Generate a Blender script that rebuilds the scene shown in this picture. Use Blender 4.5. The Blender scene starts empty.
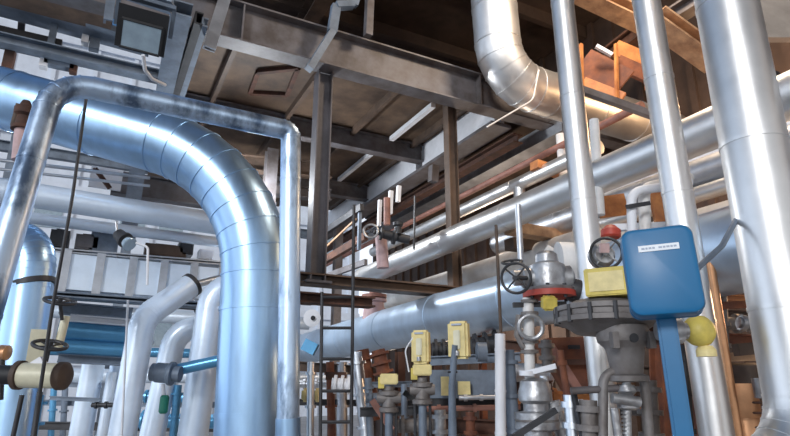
import bpy, bmesh, math, random
from mathutils import Vector, Matrix
random.seed(7)
SC = bpy.context.scene
COL = SC.collection
PI = math.pi
R = math.radians
# ------------------------------------------------------------ camera frame
H = R(27.6); PT = R(16.6); FL = 560.0
C = Vector((0, 0, 1.8))
F = Vector((math.sin(H)*math.cos(PT), math.cos(H)*math.cos(PT), math.sin(PT)))
RT = Vector((math.cos(H), -math.sin(H), 0))
U = RT.cross(F)
FH = Vector((math.sin(H), math.cos(H), 0))
def ray(px, py): return F + RT*((px-395)/FL) + U*((218-py)/FL)
def HF(px, py, D):
    d = ray(px, py); return C + d*(D/d.dot(FH))
def HX(px, py, X):
    d = ray(px, py); return C + d*(X/d.x)
def HY(px, py, Y):
    d = ray(px, py); return C + d*(Y/d.y)
def HZ(px, py, Z):
    d = ray(px, py); return C + d*((Z-C.z)/d.z)
def V(*a): return Vector(a)
# ------------------------------------------------------------ materials
def new_mat(name):
    m = bpy.data.materials.new(name); m.use_nodes = True
    nt = m.node_tree; return m, nt, nt.nodes['Principled BSDF']
def mat(name, col, rough=.5, metal=0., var=.12, scale=6., bump=.15, col2=None, emis=None, es=0, stretch=None, lo=.35, hi=.65):
    m, nt, b = new_mat(name)
    N = nt.nodes; L = nt.links
    tc = N.new('ShaderNodeTexCoord'); mp = N.new('ShaderNodeMapping')
    if stretch: mp.inputs['Scale'].default_value = stretch
    L.new(tc.outputs['Object'], mp.inputs[0])
    no = N.new('ShaderNodeTexNoise'); no.inputs['Scale'].default_value = scale; no.inputs['Detail'].default_value = 6
    no.inputs['Roughness'].default_value = .62
    L.new(mp.outputs[0], no.inputs[0])
    rp = N.new('ShaderNodeValToRGB')
    c2 = col2 if col2 else tuple(max(0, c*(1-var*2)) for c in col)
    rp.color_ramp.elements[0].color = (*c2, 1); rp.color_ramp.elements[1].color = (*col, 1)
    rp.color_ramp.elements[0].position = lo; rp.color_ramp.elements[1].position = hi
    L.new(no.outputs[0], rp.inputs[0]); L.new(rp.outputs[0], b.inputs['Base Color'])
    mr = N.new('ShaderNodeMapRange'); mr.inputs[3].default_value = max(.05, rough-.1); mr.inputs[4].default_value = min(1, rough+.12)
    L.new(no.outputs[0], mr.inputs[0]); L.new(mr.outputs[0], b.inputs['Roughness'])
    b.inputs['Metallic'].default_value = metal
    if bump:
        n2 = N.new('ShaderNodeTexNoise'); n2.inputs['Scale'].default_value = scale*2.2; n2.inputs['Detail'].default_value = 4
        L.new(mp.outputs[0], n2.inputs[0])
        bp = N.new('ShaderNodeBump'); bp.inputs['Strength'].default_value = bump; bp.inputs['Distance'].default_value = .02
        L.new(n2.outputs[0], bp.inputs['Height']); L.new(bp.outputs[0], b.inputs['Normal'])
    if emis:
        b.inputs['Emission Color'].default_value = (*emis, 1); b.inputs['Emission Strength'].default_value = es
    return m
M = {}
M['clad'] = mat('aluminium_cladding', (.78, .82, .87), .33, 1, .10, 3., .12, stretch=(1, 1, .35))
M['clad_bright'] = mat('bright_cladding', (.78, .77, .76), .38, .88, .06, 3., .08)
M['clad_cool_lit'] = mat('cool_lit_cladding', (.43, .65, .92), .33, .92, .10, 3., .12, stretch=(1, 1, .35))  # silver cladding, with the left side's cool blue light put into its colour
M['dark_grey'] = mat('dark_grey_painted_steel', (.125, .115, .125), .55, .1, .18, 4., .15)
M['clad_mid_lit'] = mat('mild_cool_lit_cladding', (.60, .73, .88), .34, .65, .10, 3., .12, stretch=(1, 1, .35))  # milder cool light tint painted into the wide pipe's cladding
M['clad_dull'] = mat('dull_cladding', (.62, .64, .68), .45, 1, .14, 4., .2)
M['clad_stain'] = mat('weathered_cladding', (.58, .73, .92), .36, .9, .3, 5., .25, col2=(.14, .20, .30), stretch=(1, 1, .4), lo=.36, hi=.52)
M['clad_pale_lit'] = mat('cool_lit_pale_coat', (.76, .87, 1.0), .33, .3, .06, 3., .06)  # pale coat with cool bluish light mixed into the base colour
M['clad_blue'] = mat('blue_painted_cladding', (.12, .36, .60), .3, .45, .1, 3., .08)
M['grey_steel'] = mat('grey_painted_steel', (.165, .155, .165), .55, .1, .18, 3., .15, col2=(.085, .07, .065))
M['cool_steel'] = mat('blue_grey_painted_steel', (.19, .235, .30), .5, .15, .2, 4., .15)
M['white_steel'] = mat('white_painted_steel', (.80, .81, .85), .5, 0, .08, 3., .08)
M['dark_steel'] = mat('dark_steel', (.050, .050, .055), .5, .3, .2, 6., .1)
M['brown_steel'] = mat('brown_stained_steel', (.13, .085, .06), .65, .1, .25, 3., .2, col2=(.06, .04, .03))
M['deck'] = mat('stained_deck_plate', (.155, .10, .064), .7, .05, .3, 1.6, .15, col2=(.055, .035, .025))
M['deck_grey'] = mat('grey_deck_plate', (.42, .36, .31), .7, .05, .2, 1.6, .15)
M['rust'] = mat('rusted_steel', (.27, .095, .045), .75, .1, .3, 5., .3, col2=(.12, .045, .03))
M['rust_dark'] = mat('dark_rusted_steel', (.13, .06, .04), .8, .1, .3, 5., .3, col2=(.045, .025, .02))
M['orange_paint'] = mat('orange_painted_steel', (.62, .26, .08), .55, .05, .2, 5., .15, col2=(.36, .12, .04))
M['copper'] = mat('orange_brown_cladding', (.72, .38, .20), .35, .7, .15, 4., .1)
M['tan_beam'] = mat('tan_painted_beam', (.52, .33, .19), .6, .05, .2, 5., .2, col2=(.25, .14, .08))
M['blue_box'] = mat('blue_enamel', (.002, .135, .31), .38, 0, .05, 3., .03)
M['yellow'] = mat('yellow_paint', (.72, .57, .12), .5, 0, .15, 9., .1)
M['pale_yellow'] = mat('pale_yellow_paint', (.80, .66, .30), .45, 0, .12, 9., .08)
M['cream'] = mat('cream_paint', (.74, .70, .52), .4, .05, .1, 7., .08)
M['cast'] = mat('grey_brown_casting', (.22, .205, .20), .55, .3, .2, 9., .3, col2=(.15, .13, .12))
M['cast_silver'] = mat('silver_casting', (.50, .51, .53), .4, .7, .25, 9., .3, col2=(.28, .27, .27))
M['red'] = mat('red_paint', (.50, .06, .035), .5, 0, .2, 8., .1)
M['pink'] = mat('pinkish_primer', (.58, .40, .40), .6, .05, .15, 6., .1)
M['redbrown'] = mat('red_oxide_primer', (.36, .17, .13), .6, .05, .2, 6., .1)
M['black'] = mat('black_rubber', (.015, .015, .017), .6, 0, .1, 8., .05)
M['label'] = mat('white_label', (.82, .85, .88), .5, 0, .03, 8., 0)
M['ink'] = mat('faded_grey_ink', (.40, .45, .55), .6, 0, .05, 8., 0)
M['lens'] = mat('frosted_lamp_glass', (.34, .44, .52), .18, .1, .1, 8., .02)
M['green'] = mat('green_plastic', (.02, .24, .16), .5, 0, .1, 8., .05)
M['white_ins'] = mat('white_insulation_jacket', (.78, .76, .74), .6, .05, .12, 4., .15)
M['floor'] = mat('concrete_floor', (.42, .44, .46), .6, 0, .15, 1.2, .1)
M['wallm'] = mat('brown_weathered_sheeting', (.085, .055, .042), .8, 0, .3, 1.2, .1, col2=(.04, .025, .02))
M['farwall'] = mat('pale_blue_grey_panels', (.74, .81, .92), .6, 0, .1, .8, .02)
M['roofm'] = mat('dark_roof_sheeting', (.10, .065, .05), .8, 0, .3, 1., .1)
# ------------------------------------------------------------ mesh helpers
def finish(name, bm, m, parent=None, smooth=True, ang=35):
    bmesh.ops.recalc_face_normals(bm, faces=bm.faces)
    me = bpy.data.meshes.new(name)
    org = V(0, 0, 0)
    if parent is not None:
        org = Vector(parent['_org'])
    else:
        xs = [v.co for v in bm.verts]
        lo = V(min(v.x for v in xs), min(v.y for v in xs), min(v.z for v in xs))
        hi = V(max(v.x for v in xs), max(v.y for v in xs), max(v.z for v in xs))
        org = V((lo.x+hi.x)/2, (lo.y+hi.y)/2, lo.z)
    bmesh.ops.translate(bm, vec=-org, verts=bm.verts)
    bm.to_mesh(me); bm.free()
    if smooth:
        me.shade_smooth(); me.set_sharp_from_angle(angle=R(ang))
    me.materials.append(M[m])
    o = bpy.data.objects.new(name, me); COL.objects.link(o)
    if parent is not None:
        o.parent = parent
        o['_org'] = tuple(org)
    else:
        o.location = org; o['_org'] = tuple(org)
    return o
def tag(o, label, cat, group=None):
    o['label'] = label; o['category'] = cat
    if group: o['group'] = group
    return o
def thing(name, label, cat, loc, group=None):
    o = bpy.data.objects.new(name, None); COL.objects.link(o); o.location = loc
    o['_org'] = tuple(loc); o.empty_display_size = .2
    return tag(o, label, cat, group)
def struct(name, bm, m, parent=None):
    o = finish(name, bm, m, parent, smooth=False); o['kind'] = 'structure'; return o
def NB(): return bmesh.new()
def frame(d, up=None):
    d = d.normalized()
    up = up or (V(0, 0, 1) if abs(d.z) < .95 else V(0, 1, 0))
    s = d.cross(up).normalized(); u = s.cross(d).normalized()
    return d, s, u
def box(bm, a, b, w, h, up=None, shift=0.):
    """box from a to b, w sideways, h along up"""
    d, s, u = frame(b-a, up)
    vs = []
    for p in (a, b):
        for (i, j) in ((-1, -1), (1, -1), (1, 1), (-1, 1)):
            vs.append(bm.verts.new(p + s*(i*w/2) + u*(j*h/2+shift)))
    for f in ((0, 1, 2, 3), (7, 6, 5, 4), (0, 4, 5, 1), (1, 5, 6, 2), (2, 6, 7, 3), (3, 7, 4, 0)):
        bm.faces.new([vs[k] for k in f])
    return vs
def abox(bm, c, sx, sy, sz):
    box(bm, V(c[0], c[1]-sy/2, c[2]), V(c[0], c[1]+sy/2, c[2]), sx, sz)
def prism(bm, a, b, prof, up=None):
    d, s, u = frame(b-a, up)
    A = [bm.verts.new(a+s*x+u*y) for x, y in prof]; B = [bm.verts.new(b+s*x+u*y) for x, y in prof]
    n = len(prof)
    bm.faces.new(A); bm.faces.new(B[::-1])
    for i in range(n): bm.faces.new((A[i], B[i], B[(i+1) % n], A[(i+1) % n]))
def ibeam(bm, a, b, w, h, t=.02, up=None):
    t2 = t
    prof = [(-w/2, -h/2), (w/2, -h/2), (w/2, -h/2+t), (t2/2, -h/2+t), (t2/2, h/2-t), (w/2, h/2-t), (w/2, h/2), (-w/2, h/2), (-w/2, h/2-t), (-t2/2, h/2-t), (-t2/2, -h/2+t), (-w/2, -h/2+t)]
    prism(bm, a, b, prof, up)
def channel(bm, a, b, w, h, t=.012, up=None):
    prof = [(-w/2, -h/2), (w/2, -h/2), (w/2, -h/2+t), (-w/2+t, -h/2+t), (-w/2+t, h/2-t), (w/2, h/2-t), (w/2, h/2), (-w/2, h/2)]
    prism(bm, a, b, prof, up)
def angle(bm, a, b, w, t=.012, up=None):
    prof = [(-w/2, -w/2), (w/2, -w/2), (w/2, -w/2+t), (-w/2+t, -w/2+t), (-w/2+t, w/2), (-w/2, w/2)]
    prism(bm, a, b, prof, up)
def sweep(bm, pts, rad, seg=28, cap=True):
    n = len(pts)
    if not isinstance(rad, (list, tuple)): rad = [rad]*n
    rings = []; s = None
    for i, p in enumerate(pts):
        t = (pts[min(i+1, n-1)] - pts[max(i-1, 0)])
        if t.length < 1e-7: t = V(0, 0, 1)
        t.normalize()
        if s is None:
            s = t.cross(V(0, 0, 1) if abs(t.z) < .9 else V(0, 1, 0)).normalized()
        else:
            s = (s - t*s.dot(t)).normalized()
        u = t.cross(s)
        k = 1.
        if 0 < i < n-1:
            a = (p-pts[i-1]); b = (pts[i+1]-p)
            if a.length > 1e-6 and b.length > 1e-6:
                c = math.cos(a.angle(b)/2); k = 1/max(c, .5)
        rings.append([bm.verts.new(p + (s*math.cos(2*PI*j/seg) + u*math.sin(2*PI*j/seg))*rad[i]) for j in range(seg)])
    for i in range(n-1):
        A, B = rings[i], rings[i+1]
        for j in range(seg): bm.faces.new((A[j], A[(j+1) % seg], B[(j+1) % seg], B[j]))
    if cap:
        bm.faces.new(rings[0][::-1]); bm.faces.new(rings[-1])
def cyl(bm, a, b, r, r2=None, seg=20): sweep(bm, [a, b], [r, r if r2 is None else r2], seg)
def lathe(bm, a, d, prof, seg=24):
    """profile [(distance along d, radius)] from a"""
    d = d.normalized()
    e = V(0, 0, 1) if abs(d.z) < .9 else V(0, 1, 0)
    s = d.cross(e).normalized(); u = d.cross(s)
    rings = []
    for t, r in prof:
        rings.append([bm.verts.new(a + d*t + (s*math.cos(2*PI*j/seg)+u*math.sin(2*PI*j/seg))*max(r, .0005)) for j in range(seg)])
    for A, B in zip(rings, rings[1:]):
        for j in range(seg): bm.faces.new((A[j], A[(j+1) % seg], B[(j+1) % seg], B[j]))
    bm.faces.new(rings[0][::-1]); bm.faces.new(rings[-1])
def torus(bm, c, ax, Rr, r, seg=36, s2=8):
    ax = ax.normalized(); e = V(0, 0, 1) if abs(ax.z) < .9 else V(0, 1, 0)
    s = ax.cross(e).normalized(); u = ax.cross(s)
    rings = []
    for i in range(seg):
        a = 2*PI*i/seg; o = s*math.cos(a)+u*math.sin(a)
        rings.append([bm.verts.new(c + o*(Rr + r*math.cos(2*PI*j/s2)) + ax*(r*math.sin(2*PI*j/s2))) for j in range(s2)])
    for i in range(seg):
        A, B = rings[i], rings[(i+1) % seg]
        for j in range(s2): bm.faces.new((A[j], A[(j+1) % s2], B[(j+1) % s2], B[j]))
def route(P, bend, gores=8):
    """polyline with rounded corners; returns points and flags of gore joints"""
    out = [P[0]]; joints = []
    for i in range(1, len(P)-1):
        a, p, b = P[i-1], P[i], P[i+1]
        d1 = (p-a).normalized(); d2 = (b-p).normalized()
        th = d1.angle(d2)
        rr = bend[i-1] if isinstance(bend, (list, tuple)) else bend
        t = min(rr*math.tan(th/2), (p-a).length*.49 if i > 1 else (p-a).length*.95, (b-p).length*.49 if i < len(P)-2 else (b-p).length*.95)
        rr = t/math.tan(th/2)
        n = d2 - d1*d2.dot(d1); n.normalize()
        cen = p - d1*t + n*rr
        st = p - d1*t
        for k in range(gores+1):
            ph = th*k/gores
            q = cen - n*rr*math.cos(ph) + d1*rr*math.sin(ph)
            out.append(q); joints.append(len(out)-1)
    out.append(P[-1]); return out, joints
def insulated(name, P, r, m, label, cat='pipe', bend=None, gores=8, every=.9, bead=None, group=None, first=.35, seg=32, parent=None):
    bm = NB()
    if bend is None: bend = r*3
    pts, J = route(P, bend, gores) if len(P) > 2 else (list(P), [])
    sweep(bm, pts, r, seg)
    bead = bead or max(.003, r*.022)
    bw = max(.010, r*.06)
    def band(p, d, sc=1.):
        lathe(bm, p - d*bw*sc, d, [(0, r), (0, r+bead), (bw*2*sc, r+bead), (bw*2*sc, r)], seg)
    for j in J:
        d = (pts[min(j+1, len(pts)-1)]-pts[j-1]).normalized(); band(pts[j], d, .55)
    for a, b in zip(pts, pts[1:]):
        L = (b-a).length
        if L > every*.8:
            d = (b-a).normalized(); t = first
            while t < L-.05: band(a+d*t, d); t += every
    o = finish(name, bm, m, parent, ang=28)
    if parent is None: tag(o, label, cat, group)
    return o
def plain(name, P, r, m, label=None, cat='pipe', bend=None, group=None, seg=16, parent=None):
    bm = NB()
    pts = route(P, bend or r*3, 6)[0] if len(P) > 2 else list(P)
    sweep(bm, pts, r, seg)
    o = finish(name, bm, m, parent)
    if parent is None: tag(o, label, cat, group)
    return o
def flange(bm, c, d, r, t=.03, bolts=8):
    d = d.normalized()
    lathe(bm, c-d*t, d, [(0, r), (t*.9, r), (t*.95, r*.97), (t*1.05, r*.97), (t*1.1, r), (t*2, r)], 28)
    e = V(0, 0, 1) if abs(d.z) < .9 else V(0, 1, 0)
    s = d.cross(e).normalized(); u = d.cross(s)
    for k in range(bolts):
        a = 2*PI*k/bolts; p = c + (s*math.cos(a)+u*math.sin(a))*r*.82
        cyl(bm, p-d*t*1.7, p+d*t*1.7, r*.09, seg=6)
def handwheel(parent, c, ax, rr, m='dark_steel', spm=None, tube=None):
    bm = NB(); torus(bm, c, ax, rr, tube or rr*.13)
    hw = finish('handwheel', bm, m, parent)
    ax = ax.normalized(); e = V(0, 0, 1) if abs(ax.z) < .9 else V(0, 1, 0)
    s = ax.cross(e).normalized(); u = ax.cross(s)
    for k in range(4):
        a = PI/4 + k*PI/2; bm = NB(); cyl(bm, c - ax*.01, c + (s*math.cos(a)+u*math.sin(a))*rr, rr*.06, seg=8)
        finish('spoke', bm, spm or m, hw)
    bm = NB(); cyl(bm, c-ax*rr*.25, c+ax*rr*.25, rr*.17, seg=12); finish('hub', bm, spm or m, hw)
    return hw
def beam(name, a, b, w, h, m, label, kind='i', cat='beam', t=.02, up=None, group=None, parts=None):
    bm = NB()
    {'i': ibeam, 'c': channel}.get(kind, None) and {'i': ibeam, 'c': channel}[kind](bm, a, b, w, h, t, up)
    if kind == 'b': box(bm, a, b, w, h, up)
    if kind == 'a': angle(bm, a, b, w, t, up)
    if parts: parts(bm)
    o = finish(name, bm, m, smooth=False); return tag(o, label, cat, group)
def vline(px1, py1, px2, py2, D, z0=None, z1=None):
    a = HF(px1, py1, D); b = HF(px2, py2, D); d = (b-a)/(b.z-a.z)
    return (a + d*((z0 if z0 is not None else a.z)-a.z)), (a + d*((z1 if z1 is not None else b.z)-a.z))
#=PART2=
# ============================================================ SETTING
bm = NB(); abox(bm, (2, 14, -.05), 40, 46, .1); struct('floor', bm, 'floor')
bm = NB(); abox(bm, (8.6, 6.5, 4.6), .2, 23, 9.2)
for k in range(46): abox(bm, (8.47, -4.8+k*.5, 4.6), .08, .12, 9.2)
struct('wall_right', bm, 'wallm')
bm = NB(); abox(bm, (5.2, 4.5, 9.3), 7.0, 19, .15)
for k in range(10): abox(bm, (5.2, -4+k*1.9, 9.1), 7.0, .12, .3)
struct('ceiling', bm, 'roofm')
bm = NB(); abox(bm, (-3.2, 10.4, 9.3), 9.8, 1.6, .15)
struct('ceiling_strip', bm, 'roofm')
bm = NB(); abox(bm, (-2, 34, 11), 34, .3, 22)
for k in range(17): abox(bm, (-18.5+k*2.05, 33.8, 11), .22, .16, 22)
for z in (3, 6, 9, 12, 15, 18, 21): abox(bm, (-2, 33.75, z), 34, .2, .5)
struct('wall_back', bm, 'farwall')
bm = NB()
for z in (4.6, 10.6, 16.6):
    for k in range(16):
        if (k*7+int(z)) % 3: abox(bm, (-17.5+k*2.05, 33.82, z), 1.3, .06, 1.6)
struct('window_1', bm, 'lens')
# ============================================================ OVERHEAD STEELWORK
def decking(name, x0, x1, y0, y1, z, m, label, ribs):
    t = thing(name, label, 'platform', V((x0+x1)/2, (y0+y1)/2, z))
    bm = NB(); abox(bm, ((x0+x1)/2, (y0+y1)/2, z), x1-x0, y1-y0, .05); finish('deck_plate', bm, m, t, False)
    for k in range(ribs):
        x = x0 + (k+.5)*(x1-x0)/ribs
        bm = NB(); channel(bm, V(x, y0+.1, z-.09), V(x, y1-.05, z-.09), .07, .13); finish('rib', bm, 'brown_steel', t, False)
    return t
ZB = 5.86; ZD = 6.48
dk = decking('deck_platform', .55, 8.3, 6.50, 14, ZD, 'deck', 'brown stained steel deck seen from below beyond the long grey overhead beam', 6)
a = HZ(258, 72, ZD-.06); b = HZ(298, 68, ZD-.06); c2 = HZ(287, 95, ZD-.06); d2 = HZ(250, 93, ZD-.06)
bm = NB()
for p, q in ((a, b), (b, c2), (c2, d2), (d2, a)): box(bm, p, q, .07, .06)
finish('hatch_frame', bm, 'rust_dark', dk, False)
bm = NB(); ibeam(bm, V(-2.4, 6.3, ZB+.28), V(8.45, 6.3, ZB+.28), .26, .56, .025)
for x in (1.1, 4.72, 6.9): abox(bm, (x, 6.3, ZB+.28), .02, .24, .52)
o = finish('steel_beam', bm, 'grey_steel', smooth=False); tag(o, 'long deep grey steel beam crossing under the roof from upper left to the right', 'beam')
beam('steel_beam', V(.6, 9.0, 6.24), V(5.30, 9.0, 6.24), .2, .36, 'grey_steel', 'grey cross beam under the brown deck, second behind the deepest one')
beam('steel_beam', V(.6, 11.6, 6.2), V(5.30, 11.6, 6.2), .2, .36, 'grey_steel', 'third grey cross beam under the brown deck, behind the grey H column')
XW = 5.42
beam('white_beam', V(XW, 6.65, ZB+.33), V(XW, 9.0, ZB+.33), .2, .56, 'white_steel', 'white painted beam under the deck, nearest length beside the deep grey beam', kind='b')
beam('white_beam', V(XW, 9.25, ZB+.33), V(XW, 11.6, ZB+.33), .2, .56, 'white_steel', 'white painted beam under the deck, middle length', kind='b')
beam('white_beam', V(XW, 11.85, ZB+.33), V(XW, 14.6, ZB+.33), .2, .56, 'white_steel', 'white painted beam under the deck, farthest length by the H column', kind='b')
beam('flange_plate', V(XW-.04, 6.55, ZB), V(XW-.04, 15.6, ZB), .40, .06, 'grey_steel', 'grey flat flange plate running below the white beam', kind='b', cat='plate')
beam('light_strip', V(4.55, 7.3, 6.36), V(4.55, 8.85, 6.36), .09, .08, 'white_steel', 'thin pale joist slanting across the brown deck, nearer length', kind='b', cat='joist')
beam('light_strip', V(4.5, 9.2, 6.36), V(4.5, 11.4, 6.36), .09, .08, 'white_steel', 'thin pale joist slanting across the brown deck, farther length', kind='b', cat='joist')
beam('dark_beam', V(5.75, 6.6, 5.72), V(5.75, 16, 5.72), .2, .16, 'rust_dark', 'dark rusted beam behind and below the white beam', kind='i')
# columns
p = HY(319, 190, 6.42)
bm = NB(); ibeam(bm, V(p.x, 6.42, 2.98), V(p.x, 6.42, ZB-.01), .20, .20, .018, up=V(1, 0, 0)); abox(bm, (p.x, 6.42, 2.985), .32, .3, .03)
tag(finish('steel_column', bm, 'dark_grey', smooth=False), 'grey H section column right of the narrow left downpipe, standing on brown beams', 'column')
p = HY(453, 220, 6.62)
bm = NB(); ibeam(bm, V(p.x, 6.62, 2.9), V(p.x, 6.62, ZD-.03), .14, .16, .016, up=V(1, 0, 0))
tag(finish('steel_column', bm, 'brown_steel', smooth=False), 'dark brown slim column behind the bright slanting pipe, mid picture', 'column')
# rust beams under the column
za = HY(340, 284, 6.45).z
beam('rusted_beam', V(HY(296, 290, 6.45).x, 6.45, za+.02), V(4.75, 6.45, za+.02), .26, .13, 'brown_steel', 'brown rusted cross beam carrying the grey column just above the big pipe', kind='i', t=.02)
zc = HY(330, 300, 6.15).z
beam('rusted_beam', V(HY(296, 295, 6.15).x, 6.15, zc), V(HY(372, 300, 6.15).x, 6.15, zc), .2, .12, 'rust_dark', 'lower dark brown beam below the column, left of the pink stub pipe', kind='i', t=.02)
# cross members under the main beam toward the upper left
for (px, py, qx, qy, w, h, m, lab) in (
    (182, 8, 165, 88, .22, .18, 'cool_steel', 'wide blue grey channel hanging right of the floodlight'),
    (199, 18, 176, 92, .09, .16, 'dark_steel', 'dark narrow channel right of the wide blue grey one'),
    (205, 22, 182, 95, .07, .12, 'cool_steel', 'thin blue grey channel at the edge of the brown deck')):
    beam('overhead_channel', HZ(px, py, 5.74), HZ(qx, qy, 5.74), w, h, m, lab, kind='c', cat='channel')
# conduits below the beam
a = HY(228, -12, 6.08); b = HY(209, 49, 6.02)
beam('strut_channel', a, b, .14, .07, 'clad_dull', 'short galvanised channel hanging over the large left elbow', kind='c', cat='channel')
pts = [HY(356, -4, 6.05), HY(353, 5, 6.05), HY(336, 6, 6.05), HY(332, 32, 6.05), HY(309, 69, 6.02)]
bm = NB()
for p, q in zip(pts, pts[1:]): box(bm, p, q, .12, .09)
tag(finish('cable_trunking', bm, 'cool_steel', smooth=False), 'bent galvanised trunking stepping down the face of the long grey beam', 'trunking')
beam('roof_post', HF(368, 36, 6.6), HF(371, -30, 6.6), .10, .1, 'grey_steel', 'pale grey post rising from the top of the long beam', kind='b', cat='post')
beam('roof_beam', V(1.5, 4.4, 8.7), V(7.5, 4.4, 8.7), .3, .4, 'brown_steel', 'brown roof beam high above the long grey beam', kind='i')
beam('roof_beam', V(2.9, 1, 8.8), V(2.9, 11, 8.8), .3, .4, 'brown_steel', 'brown lengthwise roof beam near the top edge', kind='i')
# upper left girders
t1 = beam('walkway_girder', HY(-60, -12, 9), HY(150, 47, 9), .5, .10, 'cool_steel', 'thin blue grey walkway edge high at the upper left', kind='b', cat='girder')
beam('walkway_girder', HY(-60, 26, 9.0), HY(190, 84, 9.0), .22, .17, 'cool_steel', 'blue grey girder passing behind the floodlight at the upper left', kind='i', t=.02, cat='girder')
beam('walkway_girder', HY(-60, -26, 8.6), HY(112, 20, 8.6), .5, .16, 'brown_steel', 'dark brown girder in the top left corner', kind='i', t=.03, cat='girder')
beam('walkway_girder', HY(-60, 16, 9.2), HY(62, 44, 9.2), .1, .10, 'dark_steel', 'dark slender rail over the blue grey girder, top left', kind='b', cat='rail')
beam('girder_post', HY(56, 18, 9.05), HY(48, 58, 9.05), .09, .09, 'cool_steel', 'short blue grey post between the two top left girders', kind='b', cat='post')
beam('girder_post', HY(22, 20, 9.4), HY(20, 44, 9.4), .09, .09, 'dark_steel', 'short dark post in the top left corner', kind='b', cat='post')
for k, (x, y, w, h, m, lab) in enumerate(((9, 60, .13, .32, 'rust_dark', 'dark red upright just above the big blue grey duct, far left'), (74, 66, .1, .25, 'rust_dark', 'dark red upright above the bend of the front pipe'),
        (45, 58, .10, .34, 'white_steel', 'white upright above the big duct near the front pipe'), (60, 62, .4, .2, 'cool_steel', 'blue grey junction box on the girder over the front pipe'), (95, 42, .14, .3, 'cool_steel', 'blue grey upright left of the floodlight'), (86, 36, .1, .3, 'white_steel', 'pale upright between bright gaps left of the floodlight'))):
    p = HY(x, y, 9.15)
    bm = NB(); abox(bm, p, w, .15, h)
    tag(finish('girder_upright', bm, m, smooth=False), lab, 'upright')
# ============================================================ MAIN PIPES
insulated('large_duct', [HF(-90, 72, 5.7), HF(259, 170, 5.7), HF(249, 500, 5.7)], .345, 'clad_cool_lit', 'huge silver duct with a segmented elbow turning down at the left', 'duct', bend=1.62, gores=8, every=1.0)
Yp = 4.07
fp = insulated('front_pipe', [HF(-34, 380, 3.05), HY(55, 80, Yp), HY(291, 131, Yp), HY(288, 424, Yp)], .080, 'clad_stain', 'weathered silver pipe arching over the huge duct at the left', 'pipe', bend=[.24, .07, .1], gores=5, every=1.0)
fp2 = insulated('foot_elbow', [HY(288, 418, Yp), HY(288, 445, Yp), HY(330, 470, Yp)], .088, 'clad_cool_lit', 'silver elbow at the foot of the narrow downpipe', 'elbow', bend=.12, every=2)
# pipe A
zA = HX(585, 184, 4.0).z
qa = HX(380, 270, 4.0); qb = HX(650, 155, 4.0)
qd = (qb-qa)/(qb.y-qa.y)
insulated('slanting_pipe', [qa+qd*(.6-qa.y), qa+qd*(8.9-qa.y)], .162, 'clad_bright', 'bright silver pipe slanting up behind the upright pipes to the right edge', every=1.3)
zB = HX(430, 325, 3.9).z
insulated('large_pipe', [V(3.9, -.2, zB+.20), V(3.9, 17, zB-.14)], .305, 'clad_mid_lit', 'wide blue silver pipe running behind the yellow instruments toward the right', every=1.5)
# verticals right
a, b = vline(726, 0, 784, 300, 2.68, .95, 6)
insulated('upright_pipe', [b, V(a.x, a.y, HF(795, 452, 2.68).z), HF(690, 520, 2.62)], .155, 'clad_bright', 'thickest silver upright pipe at the right edge with elbow at its foot', bend=.36, gores=5, every=.85, first=.45)
a, b = vline(646, 0, 711, 400, 3.3, .2, 7.5)
insulated('upright_pipe', [a, b], .090, 'clad_bright', 'slim silver upright pipe passing behind the blue box', every=.8)
a, b = vline(562, 0, 604, 400, 3.9, .2, 8)
insulated('upright_pipe', [a, b], .090, 'clad_bright', 'slim silver upright pipe left of the round handwheel by the yellow block', every=.85)
# duct E
insulated('warm_duct', [HY(488, -60, 5.6), HY(501, 80, 5.6), HY(672, 133, 5.6)], .335, 'clad_bright', 'silver duct dropping from the roof and bending right with a bright elbow', 'duct', bend=.60, gores=5, every=.9)
# secondary parallel pipes
def along(name, px, py, X, r, m, lab, y0, y1, cat='pipe', every=1.3):
    z = HX(px, py, X).z
    return insulated(name, [V(X, y0, z), V(X, y1, z)], r, m, lab, cat, every=every)
along('service_pipe', 480, 202, 5.2, .10, 'clad_bright', 'thin silver pipe above and behind the bright slanting one', 4.5, 11)
along('service_pipe', 480, 187, 5.45, .05, 'redbrown', 'red brown thin pipe running below the dark beam', 4, 15)
z = HX(430, 200, 6.3).z
beam('cable_tray', V(6.3, 6, z), V(6.3, 15, z), .3, .26, 'clad_dull', 'grey cable tray between the dark beam and red brown pipe', kind='c', cat='tray')
along('service_pipe', 612, 205, 4.9, .15, 'clad_dull', 'dull pale pipe under the bright slanting pipe, behind the slim uprights', 2, 6.2)
along('service_pipe', 718, 188, 4.8, .075, 'clad_bright', 'short silver pipe between the slim upright and the thickest upright', .5, 4.6)
along('service_pipe', 715, 226, 4.75, .19, 'white_ins', 'fat off white insulated pipe right of the blue box', .3, 4.2)
along('service_pipe', 470, 276, 4.8, .17, 'white_ins', 'white insulated pipe just above the wide blue silver one', 4.2, 9.5)
z = HX(712, 164, 5.45).z
beam('pale_beam', V(5.45, 1, z), V(5.45, 5.2, z), .2, .24, 'white_steel', 'pale beam between the two right upright pipes, under the slanting pipe', kind='b')
z = HX(712, 135, 5.9).z
beam('brown_beam', V(5.9, 1, z), V(5.9, 6, z), .2, .15, 'rust', 'rust brown beam just below the slanting pipe near the right edge', kind='i')
# risers between pipes
plain('riser_pipe', [HX(519, 183, 5.2), HX(521, 222, 5.2)], .085, 'clad_bright', 'short silver riser joining the thin pipe down to the bright slanting one')
plain('riser_pipe', [HY(561, 135, 5.4), HY(565, 182, 5.4)], .075, 'white_ins', 'pale stub pipe left of the slim upright, under the warm duct')
plain('riser_pipe', [HF(594, 120, 4.9), HF(600, 215, 4.9)], .045, 'white_ins', 'thin cream riser directly right of the slim upright pipe')
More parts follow.
